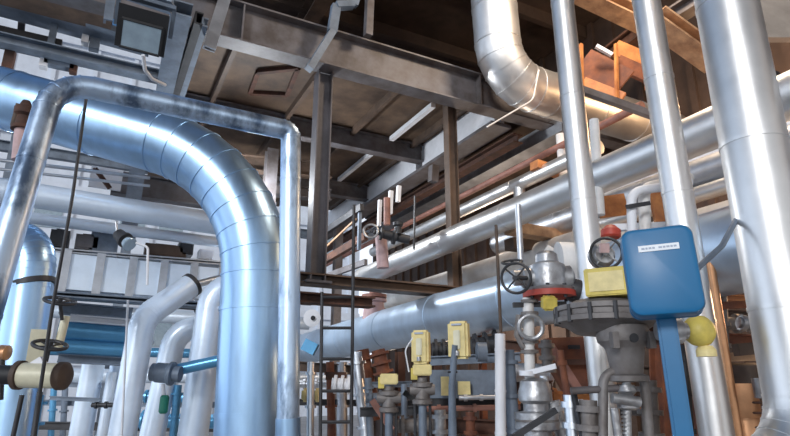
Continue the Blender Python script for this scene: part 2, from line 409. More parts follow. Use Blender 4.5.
# ============================================================ LEFT MID
insulated('rack_pipe', [HY(-80, 178, 7.6), HY(232, 226, 7.6)], .150, 'clad_pale_lit', 'level silver pipe crossing behind the huge duct at the left', every=1.1, first=.8)
insulated('rack_pipe', [HY(-60, 206, 8.2), HY(232, 244, 8.2)], .075, 'clad_pale_lit', 'thinner silver pipe just below the level silver pipe, left', every=1.4)
plain('handrail', [HY(-20, 158, 7.4), HY(150, 178, 7.4)], .022, 'clad_dull', 'thin galvanised rail above the level silver pipe, upper of two', 'rail')
plain('handrail', [HY(-20, 167, 7.4), HY(150, 186, 7.4)], .018, 'clad_dull', 'thin galvanised rail above the level silver pipe, lower of two', 'rail')
beam('rack_beam', HY(112, 183, 8.6), HY(260, 205, 8.6), .2, .34, 'grey_steel', 'grey brown beam under the huge elbow, behind the level pipe', kind='i')
beam('rack_post', V(HY(136, 180, 8.3).x, 8.3, 3.75), V(HY(136, 180, 8.3).x, 8.3, 5.1), .2, .2, 'cool_steel', 'blue grey rack post crossing behind the level silver pipe', kind='i', cat='post')
beam('rack_post', V(HY(270, 180, 9.4).x, 9.4, .02), V(HY(270, 180, 9.4).x, 9.4, 5.9), .2, .2, 'grey_steel', 'grey post between the huge elbow and the narrow downpipe', kind='i', cat='post')
beam('rack_post', V(HY(340, 180, 13.4).x, 13.4, .02), V(HY(340, 180, 13.4).x, 13.4, 5.9), .2, .2, 'grey_steel', 'far grey post seen right of the H section column', kind='i', cat='post')
beam('rack_beam', HY(215, 160, 9.6), HY(330, 172, 9.6), .2, .3, 'brown_steel', 'brown beam behind the narrow downpipe below the deck', kind='i')
beam('rack_beam', HY(255, 188, 9.9), HY(330, 196, 9.9), .2, .22, 'grey_steel', 'grey lower beam behind the narrow downpipe', kind='i')
beam('diagonal_brace', HY(95, 168, 8.0), HY(110, 188, 8.0), .06, .05, 'rust_dark', 'short dark red diagonal brace above the level silver pipe', kind='a', cat='brace')
beam('gusset_plate', HY(90, 176, 8.25), HY(122, 181, 8.25), .04, .3, 'white_steel', 'pale gusset plate behind the short dark red brace', kind='b', cat='plate')
beam('gusset_plate', HY(20, 150, 8.4), HY(46, 156, 8.4), .04, .5, 'rust_dark', 'dark rusty plate left of the front pipe, below the big duct', kind='b', cat='plate')
# box duct with ribs
t = thing('box_duct', 'pale ribbed rectangular duct running level below the left pipes', 'duct', HY(135, 295, 8.4))
a = HY(-60, 263, 8.4); b = HY(236, 288, 8.4)
bm = NB(); box(bm, a, b, .4, .46); finish('duct_body', bm, 'clad_pale_lit', t, False)
d = (b-a).normalized(); L = (b-a).length
for k in range(9):
    q = a + d*(k+.35)*L/9
    bm = NB(); box(bm, q-d*.05, q+d*.05, .46, .54); finish('stiffener', bm, 'clad_dull', t, False)
beam('duct_ledge', HY(-60, 287, 8.2), HY(236, 308, 8.2), .3, .07, 'cool_steel', 'blue grey ledge under the pale ribbed duct', kind='c', cat='ledge')
beam('duct_ledge', HY(-60, 243, 8.5), HY(236, 266, 8.5), .3, .06, 'clad_dull', 'galvanised tray directly on top of the pale ribbed duct', kind='c', cat='tray')
blk = ((60, 240, .22, .22, 'dark_steel', 'dark motor box on the tray, leftmost of the row'), (88, 244, .3, .2, 'grey_steel', 'grey cabinet on the tray behind the thin black rod'), (104, 246, .34, .36, 'cool_steel', 'blue grey switch cabinet under the thinner level pipe'),
       (165, 252, .55, .16, 'brown_steel', 'brown flat box on the tray near the huge duct'), (205, 256, .2, .14, 'white_steel', 'small white box on the tray beside the huge duct'), (185, 250, .2, .18, 'dark_steel', 'dark box on the tray, second from the huge duct'))
for (x, y, w, h, m, lab) in blk:
    p = HY(x, y, 8.5)
    bm = NB(); abox(bm, p, w, .25, h); abox(bm, p-V(0, .13, 0), w*.8, .02, h*.75); abox(bm, p+V(0, 0, h*.55), w*.5, .15, h*.12)
    tag(finish('tray_cabinet', bm, m, smooth=False), lab, 'cabinet')
for (x0, x1, y, h, m, lab) in ((60, 132, 308, .16, 'cool_steel', 'blue grey beam below the pale ribbed duct, left'), (70, 140, 318, .10, 'white_steel', 'white plate strip just above the blue horizontal tubes')):
    beam('rack_beam', HY(x0, y, 8.9), HY(x1, y+6, 8.9), .2, h, m, lab, kind='i')
insulated('blue_tube', [HY(58, 329, 9.0), HY(142, 336, 9.0)], .135, 'clad_blue', 'blue painted level tube at the left, upper and fatter of two', every=3)
insulated('blue_tube', [HY(58, 346, 9.0), HY(142, 351, 9.0)], .10, 'clad_blue', 'blue painted level tube at the left, lower of two', every=3)
beam('rack_beam', HY(58, 358, 9.1), HY(130, 362, 9.1), .2, .12, 'cool_steel', 'blue grey beam beneath the two blue tubes', kind='i')
# left vertical pipes
dome = insulated('dome_elbow_pipe', [HF(8, 450, 4.6), HF(36, 248, 4.6), HF(-60, 205, 5.2)], .165, 'clad_cool_lit', 'silver pipe with a rounded shoulder at the left edge', bend=.3, every=.9)
bm = NB(); a = HF(33.5, 287, 4.6); b = HF(33, 282, 4.6); cyl(bm, a, b, .172, seg=32)
finish('strap', bm, 'dark_steel', dome)
cool1 = insulated('cooling_pipe', [HF(190, 286, 6.9), HF(143, 318, 6.5), HF(116, 470, 6.5)], .145, 'clad_pale_lit', 'pale pipe with an open slanting top end, left of the huge duct', bend=.35, every=1)
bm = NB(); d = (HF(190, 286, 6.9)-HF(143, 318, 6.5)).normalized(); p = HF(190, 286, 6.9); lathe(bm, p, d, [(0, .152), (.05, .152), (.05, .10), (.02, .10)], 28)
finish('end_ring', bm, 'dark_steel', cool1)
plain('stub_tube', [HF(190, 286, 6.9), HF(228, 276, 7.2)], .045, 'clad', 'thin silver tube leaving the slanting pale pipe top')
insulated('cooling_pipe', [HF(240, 322, 7.6), HF(176, 330, 7.4), HF(142, 480, 7.4)], .15, 'clad_pale_lit', 'pale bent pipe lower down behind the slanting one', bend=.3, every=1)
insulated('cooling_pipe', [HF(260, 284, 6.7), HF(214, 286, 6.5), HF(188, 470, 6.5)], .160, 'clad_pale_lit', 'pale pipe bending down directly left of the huge duct', bend=.32, every=1)
insulated('cooling_pipe', [HF(150, 336, 9.2), HF(122, 352, 9.0), HF(102, 470, 9.0)], .14, 'clad_pale_lit', 'pale far pipe just right of the bundle of two, lower left', bend=.3, every=1)
insulated('cooling_pipe', [HF(94, 362, 8.6), HF(74, 470, 8.6)], .155, 'clad_pale_lit', 'pale upright pipe below the blue tubes, lower left', every=1)
insulated('cooling_pipe', [HF(112, 372, 8.6), HF(96, 470, 8.6)], .07, 'clad_pale_lit', 'thin pale upright pipe beside the one below the blue tubes', every=1)
plain('white_conduit', [HF(128, 300, 6.2), HF(120, 470, 6.2)], .012, 'white_steel', 'very thin white conduit in front of the slanting pale pipe')
# spotlight + arm
t = thing('spotlight', 'dark spotlight pointing down right below the level silver pipe', 'lamp', HF(120, 238, 6.6))
bm = NB(); lathe(bm, HF(117, 233, 6.6), HF(133, 247, 6.5)-HF(117, 233, 6.6), [(0, .03), (.03, .07), (.15, .08), (.16, .095), (.19, .095)]); finish('lamp_housing', bm, 'dark_steel', t)
bm = NB(); lathe(bm, HF(127, 242, 6.5), HF(133, 247, 6.5)-HF(117, 233, 6.6), [(0, .07), (.06, .088), (.07, .08)]); finish('lamp_glass', bm, 'lens', t)
bm = NB(); cyl(bm, HF(117, 233, 6.6), HF(116, 222, 6.6), .015); finish('bracket', bm, 'clad_dull', t)
plain('white_conduit', [HF(136, 243, 6.3), HF(148, 247, 6.3), HF(147, 285, 6.3)], .014, 'white_steel', 'white hooked conduit right of the spotlight', bend=.06)
# valve box lower left
t = thing('small_valve', 'dark blue valve body between the pale pipes, lower left', 'valve', HF(162, 378, 6.0))
bm = NB(); lathe(bm, HF(152, 372, 6.0), HF(176, 374, 6.0)-HF(152, 372, 6.0), [(0, .09), (.04, .09), (.05, .1), (.17, .1), (.19, .12), (.22, .12), (.23, .08), (.3, .08)]); finish('valve_body', bm, 'cool_steel', t)
bm = NB(); cyl(bm, HF(163, 384, 6.0), HF(164, 400, 6.0), .02); finish('stem', bm, 'white_steel', t)
bm = NB(); lathe(bm, HF(165, 395, 6.0), V(0, 0, -1), [(0, .03), (.02, .045), (.16, .045), (.18, .03)]); finish('stem_cover', bm, 'green', t)
plain('branch_pipe', [HF(176, 370, 6.1), HF(240, 356, 6.1)], .06, 'clad_blue', 'blue branch tube from the dark blue valve to the huge duct')
# ---- cream actuator valve lower left
t = thing('cream_actuator', 'cream cylindrical actuator with brown end rings at the lower left', 'actuator', HF(40, 392, 3.7))
a = HF(18, 375, 3.7); b = HF(64, 376, 3.7); d = b-a
bm = NB(); lathe(bm, a, d, [(0, .078), (d.length*.9, .078)], 32); finish('cylinder', bm, 'cream', t)
bm = NB(); lathe(bm, a-d.normalized()*.015, d, [(0, .075), (.01, .09), (.04, .09), (.045, .08)], 32); finish('end_ring', bm, 'brown_steel', t)
bm = NB(); lathe(bm, a+d*.86, d, [(0, .08), (.01, .088), (.05, .086), (.07, .06), (.075, .02)], 32); finish('end_ring', bm, 'brown_steel', t)
bm = NB(); cyl(bm, a-d.normalized()*.16, a, .06, seg=24); finish('coupling', bm, 'black', t)
bm = NB(); box(bm, HF(34, 366, 3.7), HF(44, 360, 3.7), .05, .05); finish('terminal_box', bm, 'white_steel', t, False)
t = thing('gate_valve', 'tan valve yoke with dark handwheels above the cream actuator', 'valve', HF(45, 365, 3.9))
bm = NB(); a = HF(36, 366, 3.9); b = HF(42, 330, 3.9); prism(bm, a, b, [(-.06, -.05), (.06, -.05), (.045, .05), (-.045, .05)]); finish('valve_body', bm, 'cream', t, False)
bm = NB(); cyl(bm, HF(58, 348, 3.95), HF(66, 316, 3.95), .028); finish('yoke', bm, 'cream', t)
handwheel(t, HF(60, 301, 3.85), V(.1, -.35, 1), .095, 'dark_steel')
handwheel(t, HF(50, 345, 3.8), V(.1, -.35, 1), .10, 'dark_steel')
bm = NB(); cyl(bm, HF(60, 301, 3.85), HF(62, 320, 3.9), .012); finish('stem', bm, 'dark_steel', t)
bm = NB(); cyl(bm, HF(50, 345, 3.8), HF(46, 362, 3.8), .012); finish('stem', bm, 'dark_steel', t)
t = thing('brass_cap_valve', 'small brown capped valve left of the cream actuator', 'valve', HF(5, 356, 3.9))
bm = NB(); lathe(bm, HF(-4, 352, 3.9), HF(10, 353, 3.9)-HF(-4, 352, 3.9), [(0, .04), (.03, .05), (.08, .05), (.09, .03)]); finish('cap', bm, 'copper', t)
bm = NB(); cyl(bm, HF(2, 355, 3.9), HF(0, 400, 3.9), .02); finish('stem', bm, 'dark_steel', t)
plain('black_rod', [HF(88, 85, 3.9), HF(72, 200, 3.75), HF(52, 310, 3.6), HF(30, 460, 3.5)], .011, 'dark_steel', 'long thin black rod hanging from the front pipe arch', 'rod', bend=3)
plain('black_rod', [HF(22, 395, 3.6), HF(8, 460, 3.6)], .014, 'dark_steel', 'short black rod below the cream actuator, left one', 'rod')
plain('black_rod', [HF(40, 392, 3.6), HF(30, 460, 3.6)], .016, 'dark_steel', 'short thick black rod directly under the cream actuator', 'rod')
t = thing('duct_branch_valve', 'dark rusty valve in front of the big duct, far left', 'valve', HF(24, 132, 4.3))
bm = NB(); lathe(bm, HF(22, 130, 4.3), HF(27, 98, 4.3)-HF(22, 130, 4.3), [(0, .085), (.03, .085), (.04, .06), (.12, .055), (.14, .08), (.2, .08), (.22, .05), (.27, .03)]); finish('valve_body', bm, 'rust_dark', t)
bm = NB(); cyl(bm, HF(14, 126, 4.3), HF(20, 104, 4.25), .03); finish('bonnet', bm, 'brown_steel', t)
bm = NB(); cyl(bm, HF(22, 130, 4.3), HF(19, 160, 4.3), .055); finish('pipe_stub', bm, 'pink', t)
# ---- floodlight
t = thing('floodlight', 'square black floodlight with frosted glass hung at the upper left', 'floodlight', HF(143, 32, 4.4))
Dl = 3.65; cc = HF(143, 34, Dl)
n = (C - cc); n = (n.normalized()*1 + V(-.15, 0, -.25)).normalized()
s = (RT + U*(-.34)); s = (s - n*s.dot(n)).normalized(); u = n.cross(s); 
if u.z < 0: u = -u
def obox(bm, c, w, h, dpt, s=s, u=u, n=n, tp=1.):
    vs = []
    for k, (q, f) in enumerate(((-.5, tp), (.5, 1.))):
        for i, j in ((-1, -1), (1, -1), (1, 1), (-1, 1)): vs.append(bm.verts.new(c + s*i*w/2*f + u*j*h/2*f + n*q*dpt))
    for f in ((0, 1, 2, 3), (7, 6, 5, 4), (0, 4, 5, 1), (1, 5, 6, 2), (2, 6, 7, 3), (3, 7, 4, 0)): bm.faces.new([vs[k] for k in f])
bm = NB(); obox(bm, cc+u*.035, .345, .31, .14, tp=.75)
for k in range(5): obox(bm, cc+u*.035-n*.08+s*(-.1+k*.05), .012, .24, .06)
finish('housing', bm, 'black', t, False)
bm = NB(); obox(bm, cc+n*.072-u*.012, .265, .185, .02); finish('glass', bm, 'lens', t, False)
bm = NB()
for a, b in (((-1, -1), (1, -1)), ((1, -1), (1, 1)), ((1, 1), (-1, 1)), ((-1, 1), (-1, -1))):
    box(bm, cc+n*.075-u*.012+s*a[0]*.14+u*a[1]*.10, cc+n*.075-u*.012+s*b[0]*.14+u*b[1]*.10, .02, .02)
finish('bezel', bm, 'black', t, False)
bm = NB(); q = cc+u*.25
box(bm, cc-s*.19+u*.02, cc-s*.19+u*.24, .03, .02); box(bm, cc+s*.19+u*.02, cc+s*.19+u*.24, .03, .02); box(bm, cc-s*.2+u*.24, cc+s*.2+u*.24, .05, .03)
finish('bracket', bm, 'cool_steel', t, False)
plain('lamp_cable', [HF(143, 55, Dl), HF(145, 70, Dl+.1), HF(152, 79, Dl+.2), HF(165, 85, Dl+.4)], .014, 'white_steel', 'white cable hanging from the floodlight', 'cable', bend=.06)
beam('lamp_support', HF(112, -10, 4.6), HF(108, 22, 4.6), .08, .08, 'cool_steel', 'blue grey support left of the floodlight', kind='a', cat='bracket')
beam('lamp_support', HF(118, -10, 4.9), HF(172, 8, 4.9), .12, .1, 'cool_steel', 'blue grey crosspiece right above the floodlight', kind='c', cat='bracket')
# ============================================================ CENTRE
t = thing('ladder', 'dark narrow steel ladder in front of the wide pipe, right of the downpipe', 'ladder', HF(337, 436, 5.6))
for (x0, y0, x1, y1) in ((322, 292, 320, 455), (354, 205, 351, 455)):
    bm = NB(); cyl(bm, HF(x0, y0, 5.6), HF(x1, y1, 5.6), .017, seg=10); finish('rail', bm, 'dark_steel', t)
for y in (297, 328, 359, 391, 422, 452):
    bm = NB(); cyl(bm, HF(321.6, y, 5.6), HF(352.4, y, 5.6), .015, seg=8); finish('rung', bm, 'dark_steel', t)
# valve with pale handwheel on far pipes
t = thing('far_valve', 'far valve with pale round handwheel beside dark flanges, under the white beam', 'valve', HF(385, 245, 7.4))
handwheel(t, HF(371, 231, 7.3), V(-.4, -.8, .1), .095, 'cast_silver', 'dark_steel', .016)
bm = NB(); lathe(bm, HF(374, 232, 7.4), HF(410, 240, 7.5)-HF(374, 232, 7.4), [(0, .03), (.08, .03), (.09, .09), (.12, .09), (.13, .06), (.25, .07), (.27, .11), (.31, .11), (.32, .06), (.5, .06)]); finish('valve_body', bm, 'dark_steel', t)
bm = NB(); lathe(bm, HF(398, 234, 7.4), V(0, 0, 1), [(0, .05), (.1, .05), (.12, .07), (.16, .07)]); finish('bonnet', bm, 'dark_steel', t)
plain('pink_riser', [HF(381, 236, 7.7), HF(383, 268, 7.7)], .085, 'pink', 'pinkish upright pipe just under the far handwheel valve')
plain('pink_riser', [HF(387, 198, 7.9), HF(387, 225, 7.9)], .05, 'redbrown', 'red brown short upright above the far handwheel valve')
t = thing('pink_nozzle', 'pinkish flanged nozzle standing on the wide blue silver pipe', 'nozzle', HX(375, 322, 3.8))
p0 = V(3.85, HX(374, 320, 3.85).y, zB+.2)
bm = NB(); lathe(bm, p0, V(0, 0, 1), [(0, .19), (.18, .17), (.3, .15), (.31, .2), (.35, .2), (.36, .12)]); finish('nozzle_body', bm, 'pink', t)
bm = NB(); lathe(bm, p0+V(0, 0, .37), V(0, 0, 1), [(0, .2), (.05, .2), (.06, .08), (.1, .08)]); finish('blind_flange', bm, 'redbrown', t)
t = thing('bleed_fitting', 'white round fitting beside the column foot, next to the downpipe', 'fitting', HF(312, 318, 5.0))
bm = NB(); lathe(bm, HF(312, 318, 5.0), C-HF(312, 318, 5.0), [(0, .05), (.04, .075), (.06, .075), (.065, .06)]); finish('fitting_body', bm, 'white_steel', t)
bm = NB(); lathe(bm, HF(313, 318, 4.94), C-HF(312, 318, 5.0), [(0, .02), (.02, .02)]); finish('bore', bm, 'black', t)
bm = NB(); box(bm, HF(304, 344, 4.9), HF(316, 350, 4.9), .1, .1); tag(finish('elbow_box', bm, 'clad_blue', smooth=False), 'small blue box on the wide pipe right of the downpipe', 'box')
for (x0, y0, x1, y1, D, r, m, lab) in (
    (325, 232, 362, 207, 8.5, .07, 'dark_steel', 'dark slanting rail left of the pale far handwheel, upper'),
    (326, 247, 356, 219, 8.6, .02, 'tan_beam', 'thin tan slanting strip below the dark slanting rail'),
    (322, 262, 366, 236, 8.8, .08, 'rust_dark', 'dark rusty slanting beam left of the far handwheel'),
    (322, 278, 366, 262, 8.8, .06, 'grey_steel', 'grey slanting beam just above the brown column beam')):
    bm = NB(); box(bm, HF(x0, y0, D+1.2), HF(x1, y1, D), r, r*1.6); tag(finish('slanting_rail', bm, m, smooth=False), lab, 'rail')
for (x, y0, y1, D, w, m, lab) in ((380, 200, 226, 8.2, .05, 'white_steel', 'slim white post beneath the white beam, leftmost of three'), (391, 191, 214, 8.3, .06, 'white_steel', 'slim white post beneath the white beam, middle of three'),
        (399, 186, 202, 8.4, .06, 'white_steel', 'short white post beneath the white beam, rightmost of three'), (434, 166, 182, 8.8, .13, 'grey_steel', 'wide pale bracket under the white beam left of the dark column'), (360, 205, 250, 8.6, .05, 'cool_steel', 'blue grey thin post left of the far handwheel'),
        (415, 196, 250, 7.0, .02, 'dark_steel', 'very thin dark rod left of the dark brown column')):
    bm = NB(); box(bm, HF(x, y0, D), HF(x-1, y1, D), w, w); tag(finish('hanger_post', bm, m, smooth=False), lab, 'post')
# timber coloured beams between A and B
beam('tan_crossbeam', HY(509, 228, 5.0), HY(596, 243, 5.0), .18, .13, 'tan_beam', 'tan crossbeam above the silver valve, upper of two', kind='b')
beam('tan_crossbeam', HY(509, 244, 5.3), HY(590, 253, 5.3), .18, .14, 'brown_steel', 'brown crossbeam above the silver valve, lower of two', kind='b')
beam('tan_bracket', HY(534, 165, 5.5), HY(570, 176, 5.5), .16, .12, 'orange_paint', 'orange bracket resting over the bright slanting pipe, left of the slim upright', kind='b', cat='bracket')
plain('thin_cable', [HY(539, 70, 5.2), HY(533, 100, 5.2), HY(487, 127, 5.4)], .011, 'white_ins', 'pale cable curving under the warm duct elbow', 'cable', bend=.25)
# white conduit posts
insulated('white_post', [HF(500, 334, 4.4), HF(501, 480, 4.4)], .040, 'white_steel', 'straight white painted upright pipe left of the valve group', every=.3, first=.12)
plain('brown_conduit', [HF(496, 225, 4.5), HF(501, 336, 4.5)], .013, 'brown_steel', 'thin brown conduit above the straight white upright pipe')
plain('white_post', [HF(518, 205, 4.9), HF(521, 262, 4.9)], .028, 'clad_dull', 'pale thin upright just left of the tan crossbeams')
# ---- transmitters
def transmitter(px, py, w, h, D, lab, pole):
    t = thing('transmitter', lab, 'instrument', HF(px, py+h/2, D))
    k = D/560.*1.0
    c = HF(px, py, D); nn = (C-c); nn.z = 0; nn.normalize(); nn = (nn + RT*(-.35)).normalized()
    ss = V(0, 0, 1).cross(nn).normalized(); uu = V(0, 0, 1)
    W_, H_ = w*k*.92, h*k
    bm = NB(); obox(bm, c, W_, H_, .09, ss, uu, nn); bmesh.ops.bevel(bm, geom=bm.edges[:], offset=.018, segments=3, affect='EDGES'); finish('housing', bm, 'pale_yellow', t)
    bm = NB(); obox(bm, c+nn*.05, W_*.34, H_*.5, .02, ss, uu, nn); bmesh.ops.bevel(bm, geom=bm.edges[:], offset=.006, segments=2, affect='EDGES'); finish('window', bm, 'cream', t)
    bm = NB(); obox(bm, c+nn*.048+uu*H_*.40, W_*.5, H_*.05, .02, ss, uu, nn); finish('name_plate', bm, 'ink', t, False)
    bm = NB(); cyl(bm, c-uu*H_*.3+nn*.055, c-uu*H_*.42+nn*.055, .018); finish('gland', bm, 'cast_silver', t)
    return t
transmitter(421, 347, 19, 32, 4.7, 'pale yellow instrument housing above a yellow block, left of two', None)
transmitter(459, 340, 22, 36, 4.3, 'pale yellow instrument housing on a blue grey pole, right of two', None)
t = thing('pole_stand', 'blue grey pole carrying the right pale yellow instrument', 'pole', HF(453, 436, 4.4))
bm = NB(); sweep(bm, [HF(455, 345, 4.25), HF(452, 385, 4.3), HF(453, 470, 4.35)], [.022, .026, .035], 14); finish('pole', bm, 'cool_steel', t)
bm = NB(); torus(bm, HF(452.5, 372, 4.3), V(0, 0, 1), .03, .008); finish('clamp', bm, 'dark_steel', t)
def blockvalve(px, py, D, lab, m2='cast'):
    t = thing('solenoid_valve', lab, 'valve', HF(px, py+70, D))
    c = HF(px, py, D)
    bm = NB(); obox(bm, c, .15, .085, .10, RT, V(0, 0, 1), FH*-1); bmesh.ops.bevel(bm, geom=bm.edges[:], offset=.008, segments=2, affect='EDGES'); finish('coil_block', bm, 'pale_yellow', t)
    bm = NB(); obox(bm, c-RT*.065+V(0, 0, -.03), .05, .09, .07, RT, V(0, 0, 1), FH*-1); finish('side_cap', bm, 'yellow', t, False)
    bm = NB(); lathe(bm, c-V(0, 0, .06), V(0, 0, -1), [(0, .04), (.03, .04), (.04, .085), (.07, .085), (.08, .05), (.16, .055), (.17, .08), (.2, .08), (.21, .05)], 24); finish('bonnet', bm, m2, t)
    bm = NB(); cyl(bm, c-V(0, 0, .26), c-V(0, 0, .75), .033); finish('spindle_guard', bm, 'cool_steel', t)
    for sx in (-1, 1):
        bm = NB(); cyl(bm, c-V(0, 0, .24)+RT*.06*sx, c-V(0, 0, .75)+RT*.06*sx, .012, seg=8); finish('yoke_rod', bm, 'dark_steel', t)
    bm = NB(); lathe(bm, c-V(0, 0, .15)-RT*.1, RT, [(0, .04), (.05, .05), (.15, .05), (.2, .04)]); finish('side_port', bm, m2, t)
    return t
blockvalve(422, 370, 4.7, 'valve with yellow block under the left pale yellow instrument')
blockvalve(389, 379, 4.9, 'valve with yellow block, leftmost, right of the ladder', 'cast')
plain('thin_tubing', [HF(409, 372, 4.7), HF(405, 350, 4.7), HF(414, 336, 4.7)], .006, 'white_steel', 'thin pale tube looping beside the left yellow instrument', 'tube', bend=.08)
# panels behind
bm = NB(); box(bm, HF(430, 384, 5.6), HF(506, 384, 5.6), .05, .26); tag(finish('back_panel', bm, 'cool_steel', smooth=False), 'blue grey panel behind the pole of the right yellow instrument', 'panel')
bm = NB(); box(bm, HF(441, 386, 5.5), HF(449, 386, 5.5), .05, .17); tag(finish('panel_box', bm, 'pale_yellow', smooth=False), 'yellowish box on the blue grey panel, left of the pole', 'box')
bm = NB(); box(bm, HF(458, 388, 5.5), HF(470, 388, 5.5), .05, .12); tag(finish('panel_box', bm, 'pale_yellow', smooth=False), 'yellowish box on the blue grey panel, right of the pole', 'box')
# ---- silver valve (left of the yellow block)
D = 3.55; k = D/560.
t = thing('control_valve', 'silver valve with a dark handwheel and a red flange, left of the slim upright', 'valve', HF(548, 300, D))
c = HF(549, 292, D)
bm = NB(); lathe(bm, c, V(0, 0, 1), [(0, .15), (.02, .16), (.03, .12), (.05, .115), (.13, .12), (.17, .11), (.185, .085), (.19, .075), (.24, .07), (.26, .05), (.265, .02)], 30)
lathe(bm, c+V(0, 0, .09)-RT*.22, RT, [(0, .05), (.05, .05), (.06, .065), (.12, .065), (.36, .08), (.38, .05)]); finish('valve_body', bm, 'cast_silver', t)
bm = NB(); lathe(bm, c-V(0, 0, .035)+RT*.0, V(0, 0, 1), [(0, .165), (.035, .165)], 30); finish('red_flange', bm, 'red', t)
for kk in range(8):
    a = 2*PI*kk/8; bm = NB(); cyl(bm, c+V(math.cos(a)*.14, math.sin(a)*.14, -.05), c+V(math.cos(a)*.14, math.sin(a)*.14, .035), .012, seg=6); finish('bolt', bm, 'dark_steel', t)
bm = NB(); lathe(bm, c+RT*.12+V(0, 0, .02), RT*.8+V(0, 0, -.2), [(0, .06), (.03, .075), (.07, .075), (.08, .03)]); finish('side_cover', bm, 'dark_steel', t)
hwc = HF(516, 278, D-.15)
handwheel(t, hwc, (C-hwc)+RT*-1.2, .092, 'dark_steel', None, .009)
bm = NB(); cyl(bm, hwc, c-RT*.1+V(0, 0, .09), .014); finish('stem', bm, 'dark_steel', t)
handwheel(t, HF(512, 262, D+.3), V(-.3, -.3, 1), .07, 'dark_steel', None, .008)
bm = NB(); obox(bm, HF(549, 303, D-.15), .085, .085, .08, RT, U, -F); bmesh.ops.bevel(bm, geom=bm.edges[:], offset=.012, segments=2, affect='EDGES'); tag(finish('limit_switch', bm, 'yellow'), 'small yellow switch box under the red flange', 'switch')
beam('black_bar', HF(513, 305, D), HF(566, 304, D), .03, .03, 'dark_steel', 'short black bar across the pipe under the silver valve', kind='b', cat='bar')
t = thing('valve_column', 'slim pale valve column descending below the silver valve', 'valve', HF(529, 400, D))
bm = NB(); cyl(bm, HF(528, 298, D), HF(529, 345, D), .035); cyl(bm, HF(529, 345, D), HF(531, 404, D), .032); finish('pipe', bm, 'white_ins', t)
for y in (300, 312, 340, 350, 384):
    bm = NB(); p = HF(529.5, y, D); lathe(bm, p, V(0, 0, -1), [(0, .055), (.02, .055)]); finish('collar', bm, 'cast', t)
bm = NB(); sweep(bm, [HF(519, 315, D), HF(517, 335, D), HF(524, 348, D)], .02, 10); finish('side_arm', bm, 'cast', t)
bm = NB(); torus(bm, HF(531, 327, D-.07), (C-HF(531, 327, D))+RT*.5, .07, .014); finish('ring', bm, 'cast_silver', t)
t = thing('flanged_valve', 'silver grey flanged ball valve with a white lever, bottom centre right', 'valve', HF(534, 430, D))
p = HF(534, 378, D)
bm = NB(); lathe(bm, p, V(0, 0, -1), [(0, .05), (.02, .085), (.05, .09), (.08, .1), (.13, .1), (.15, .075), (.19, .075), (.2, .13), (.235, .13), (.24, .11), (.25, .13), (.29, .13), (.3, .08), (.4, .08)], 28); finish('valve_body', bm, 'cast_silver', t)
bm = NB(); flange(bm, p-V(0, 0, .25), V(0, 0, 1), .128, .03, 10); finish('bolted_flange', bm, 'cast', t)
bm = NB(); box(bm, HF(524, 374, D-.05), HF(556, 366, D-.12), .035, .03); cyl(bm, HF(527, 376, D-.05), HF(527, 371, D-.05), .045); finish('lever', bm, 'white_steel', t)
# white cloth insulation to the right of silver valve
plain('wrapped_elbow', [HF(558, 262, 4.1), HF(580, 262, 4.1), HF(600, 290, 4.1)], .15, 'white_ins', 'wrinkled off white wrapped elbow behind the silver valve', 'elbow', bend=.18, seg=24)
plain('wrapped_elbow', [HF(545, 250, 4.5), HF(566, 262, 4.5)], .05, 'white_ins', 'small off white wrapped stub above the silver valve', 'stub')
# ---- big gate valve
D = 2.95; k = D/560.
t = thing('large_valve', 'large grey brown cast valve under the yellow block, left of the blue post', 'valve', HF(620, 436, D))
a = HF(608, 328, D+.1)
bm = NB(); lathe(bm, a, V(.03, 0, 1), [(-.04, .10), (-.03, .17), (.015, .235), (.02, .275), (.045, .275), (.05, .265), (.075, .265), (.08, .275), (.105, .275), (.11, .24), (.14, .17), (.16, .06)], 48); finish('valve_body', bm, 'cast', t)
for kk in range(14):
    q = a + V(math.cos(2*PI*kk/14)*.268, math.sin(2*PI*kk/14)*.268, .02)
    bm = NB(); cyl(bm, q, q+V(0, 0, .09), .013, seg=6); finish('bolt', bm, 'dark_steel', t)
cb = HF(622, 326, D)
bm = NB(); lathe(bm, cb, V(0, 0, -1), [(0, .12), (.05, .135), (.08, .13), (.11, .10), (.12, .095), (.2, .082), (.24, .075), (.25, .10), (.275, .10), (.28, .05)], 28)
for sx in (-1, 1): obox(bm, cb+RT*.0+V(0, 0, -.08)-FH*.11+RT*.1*sx*.9, .03, .08, .05, RT, V(0, 0, 1), -FH)
finish('bonnet', bm, 'cast', t)
bm = NB(); lathe(bm, cb-V(0, 0, .07)-FH*.12, -FH, [(0, .022), (.015, .022)]); finish('plug', bm, 'dark_steel', t)
bm = NB(); sweep(bm, route([HF(603, 445, D), HF(603, 371, D), HF(644, 371, D), HF(650, 445, D)], .08, 6)[0], .024, 14); finish('yoke', bm, 'cast', t)
bm = NB(); cyl(bm, HF(626, 366, D), HF(628, 450, D), .02); 
for y in range(372, 440, 4): lathe(bm, HF(626, y, D), V(0, 0, -1), [(0, .025), (.008, .025)], 14)
finish('spindle', bm, 'cast_silver', t)
bm = NB(); lathe(bm, HF(626, 385, D), V(0, 0, -1), [(0, .04), (.03, .05), (.05, .03), (.08, .055), (.11, .055), (.12, .03)], 18); cyl(bm, HF(612, 398, D-.05), HF(640, 402, D-.05), .025); cyl(bm, HF(614, 408, D-.05), HF(618, 436, D-.05), .02); finish('gear', bm, 'cast_silver', t)
bm = NB(); cyl(bm, HF(571, 391, D), HF(622, 388, D), .018); finish('side_rod', bm, 'grey_steel', t)
t = thing('yellow_block', 'yellow rectangular block on top of the large grey brown valve', 'block', HF(608, 296, D-.1))
cy = HF(608, 283, D-.05); nn = (-FH+RT*-.55).normalized(); ss = V(0, 0, 1).cross(nn)
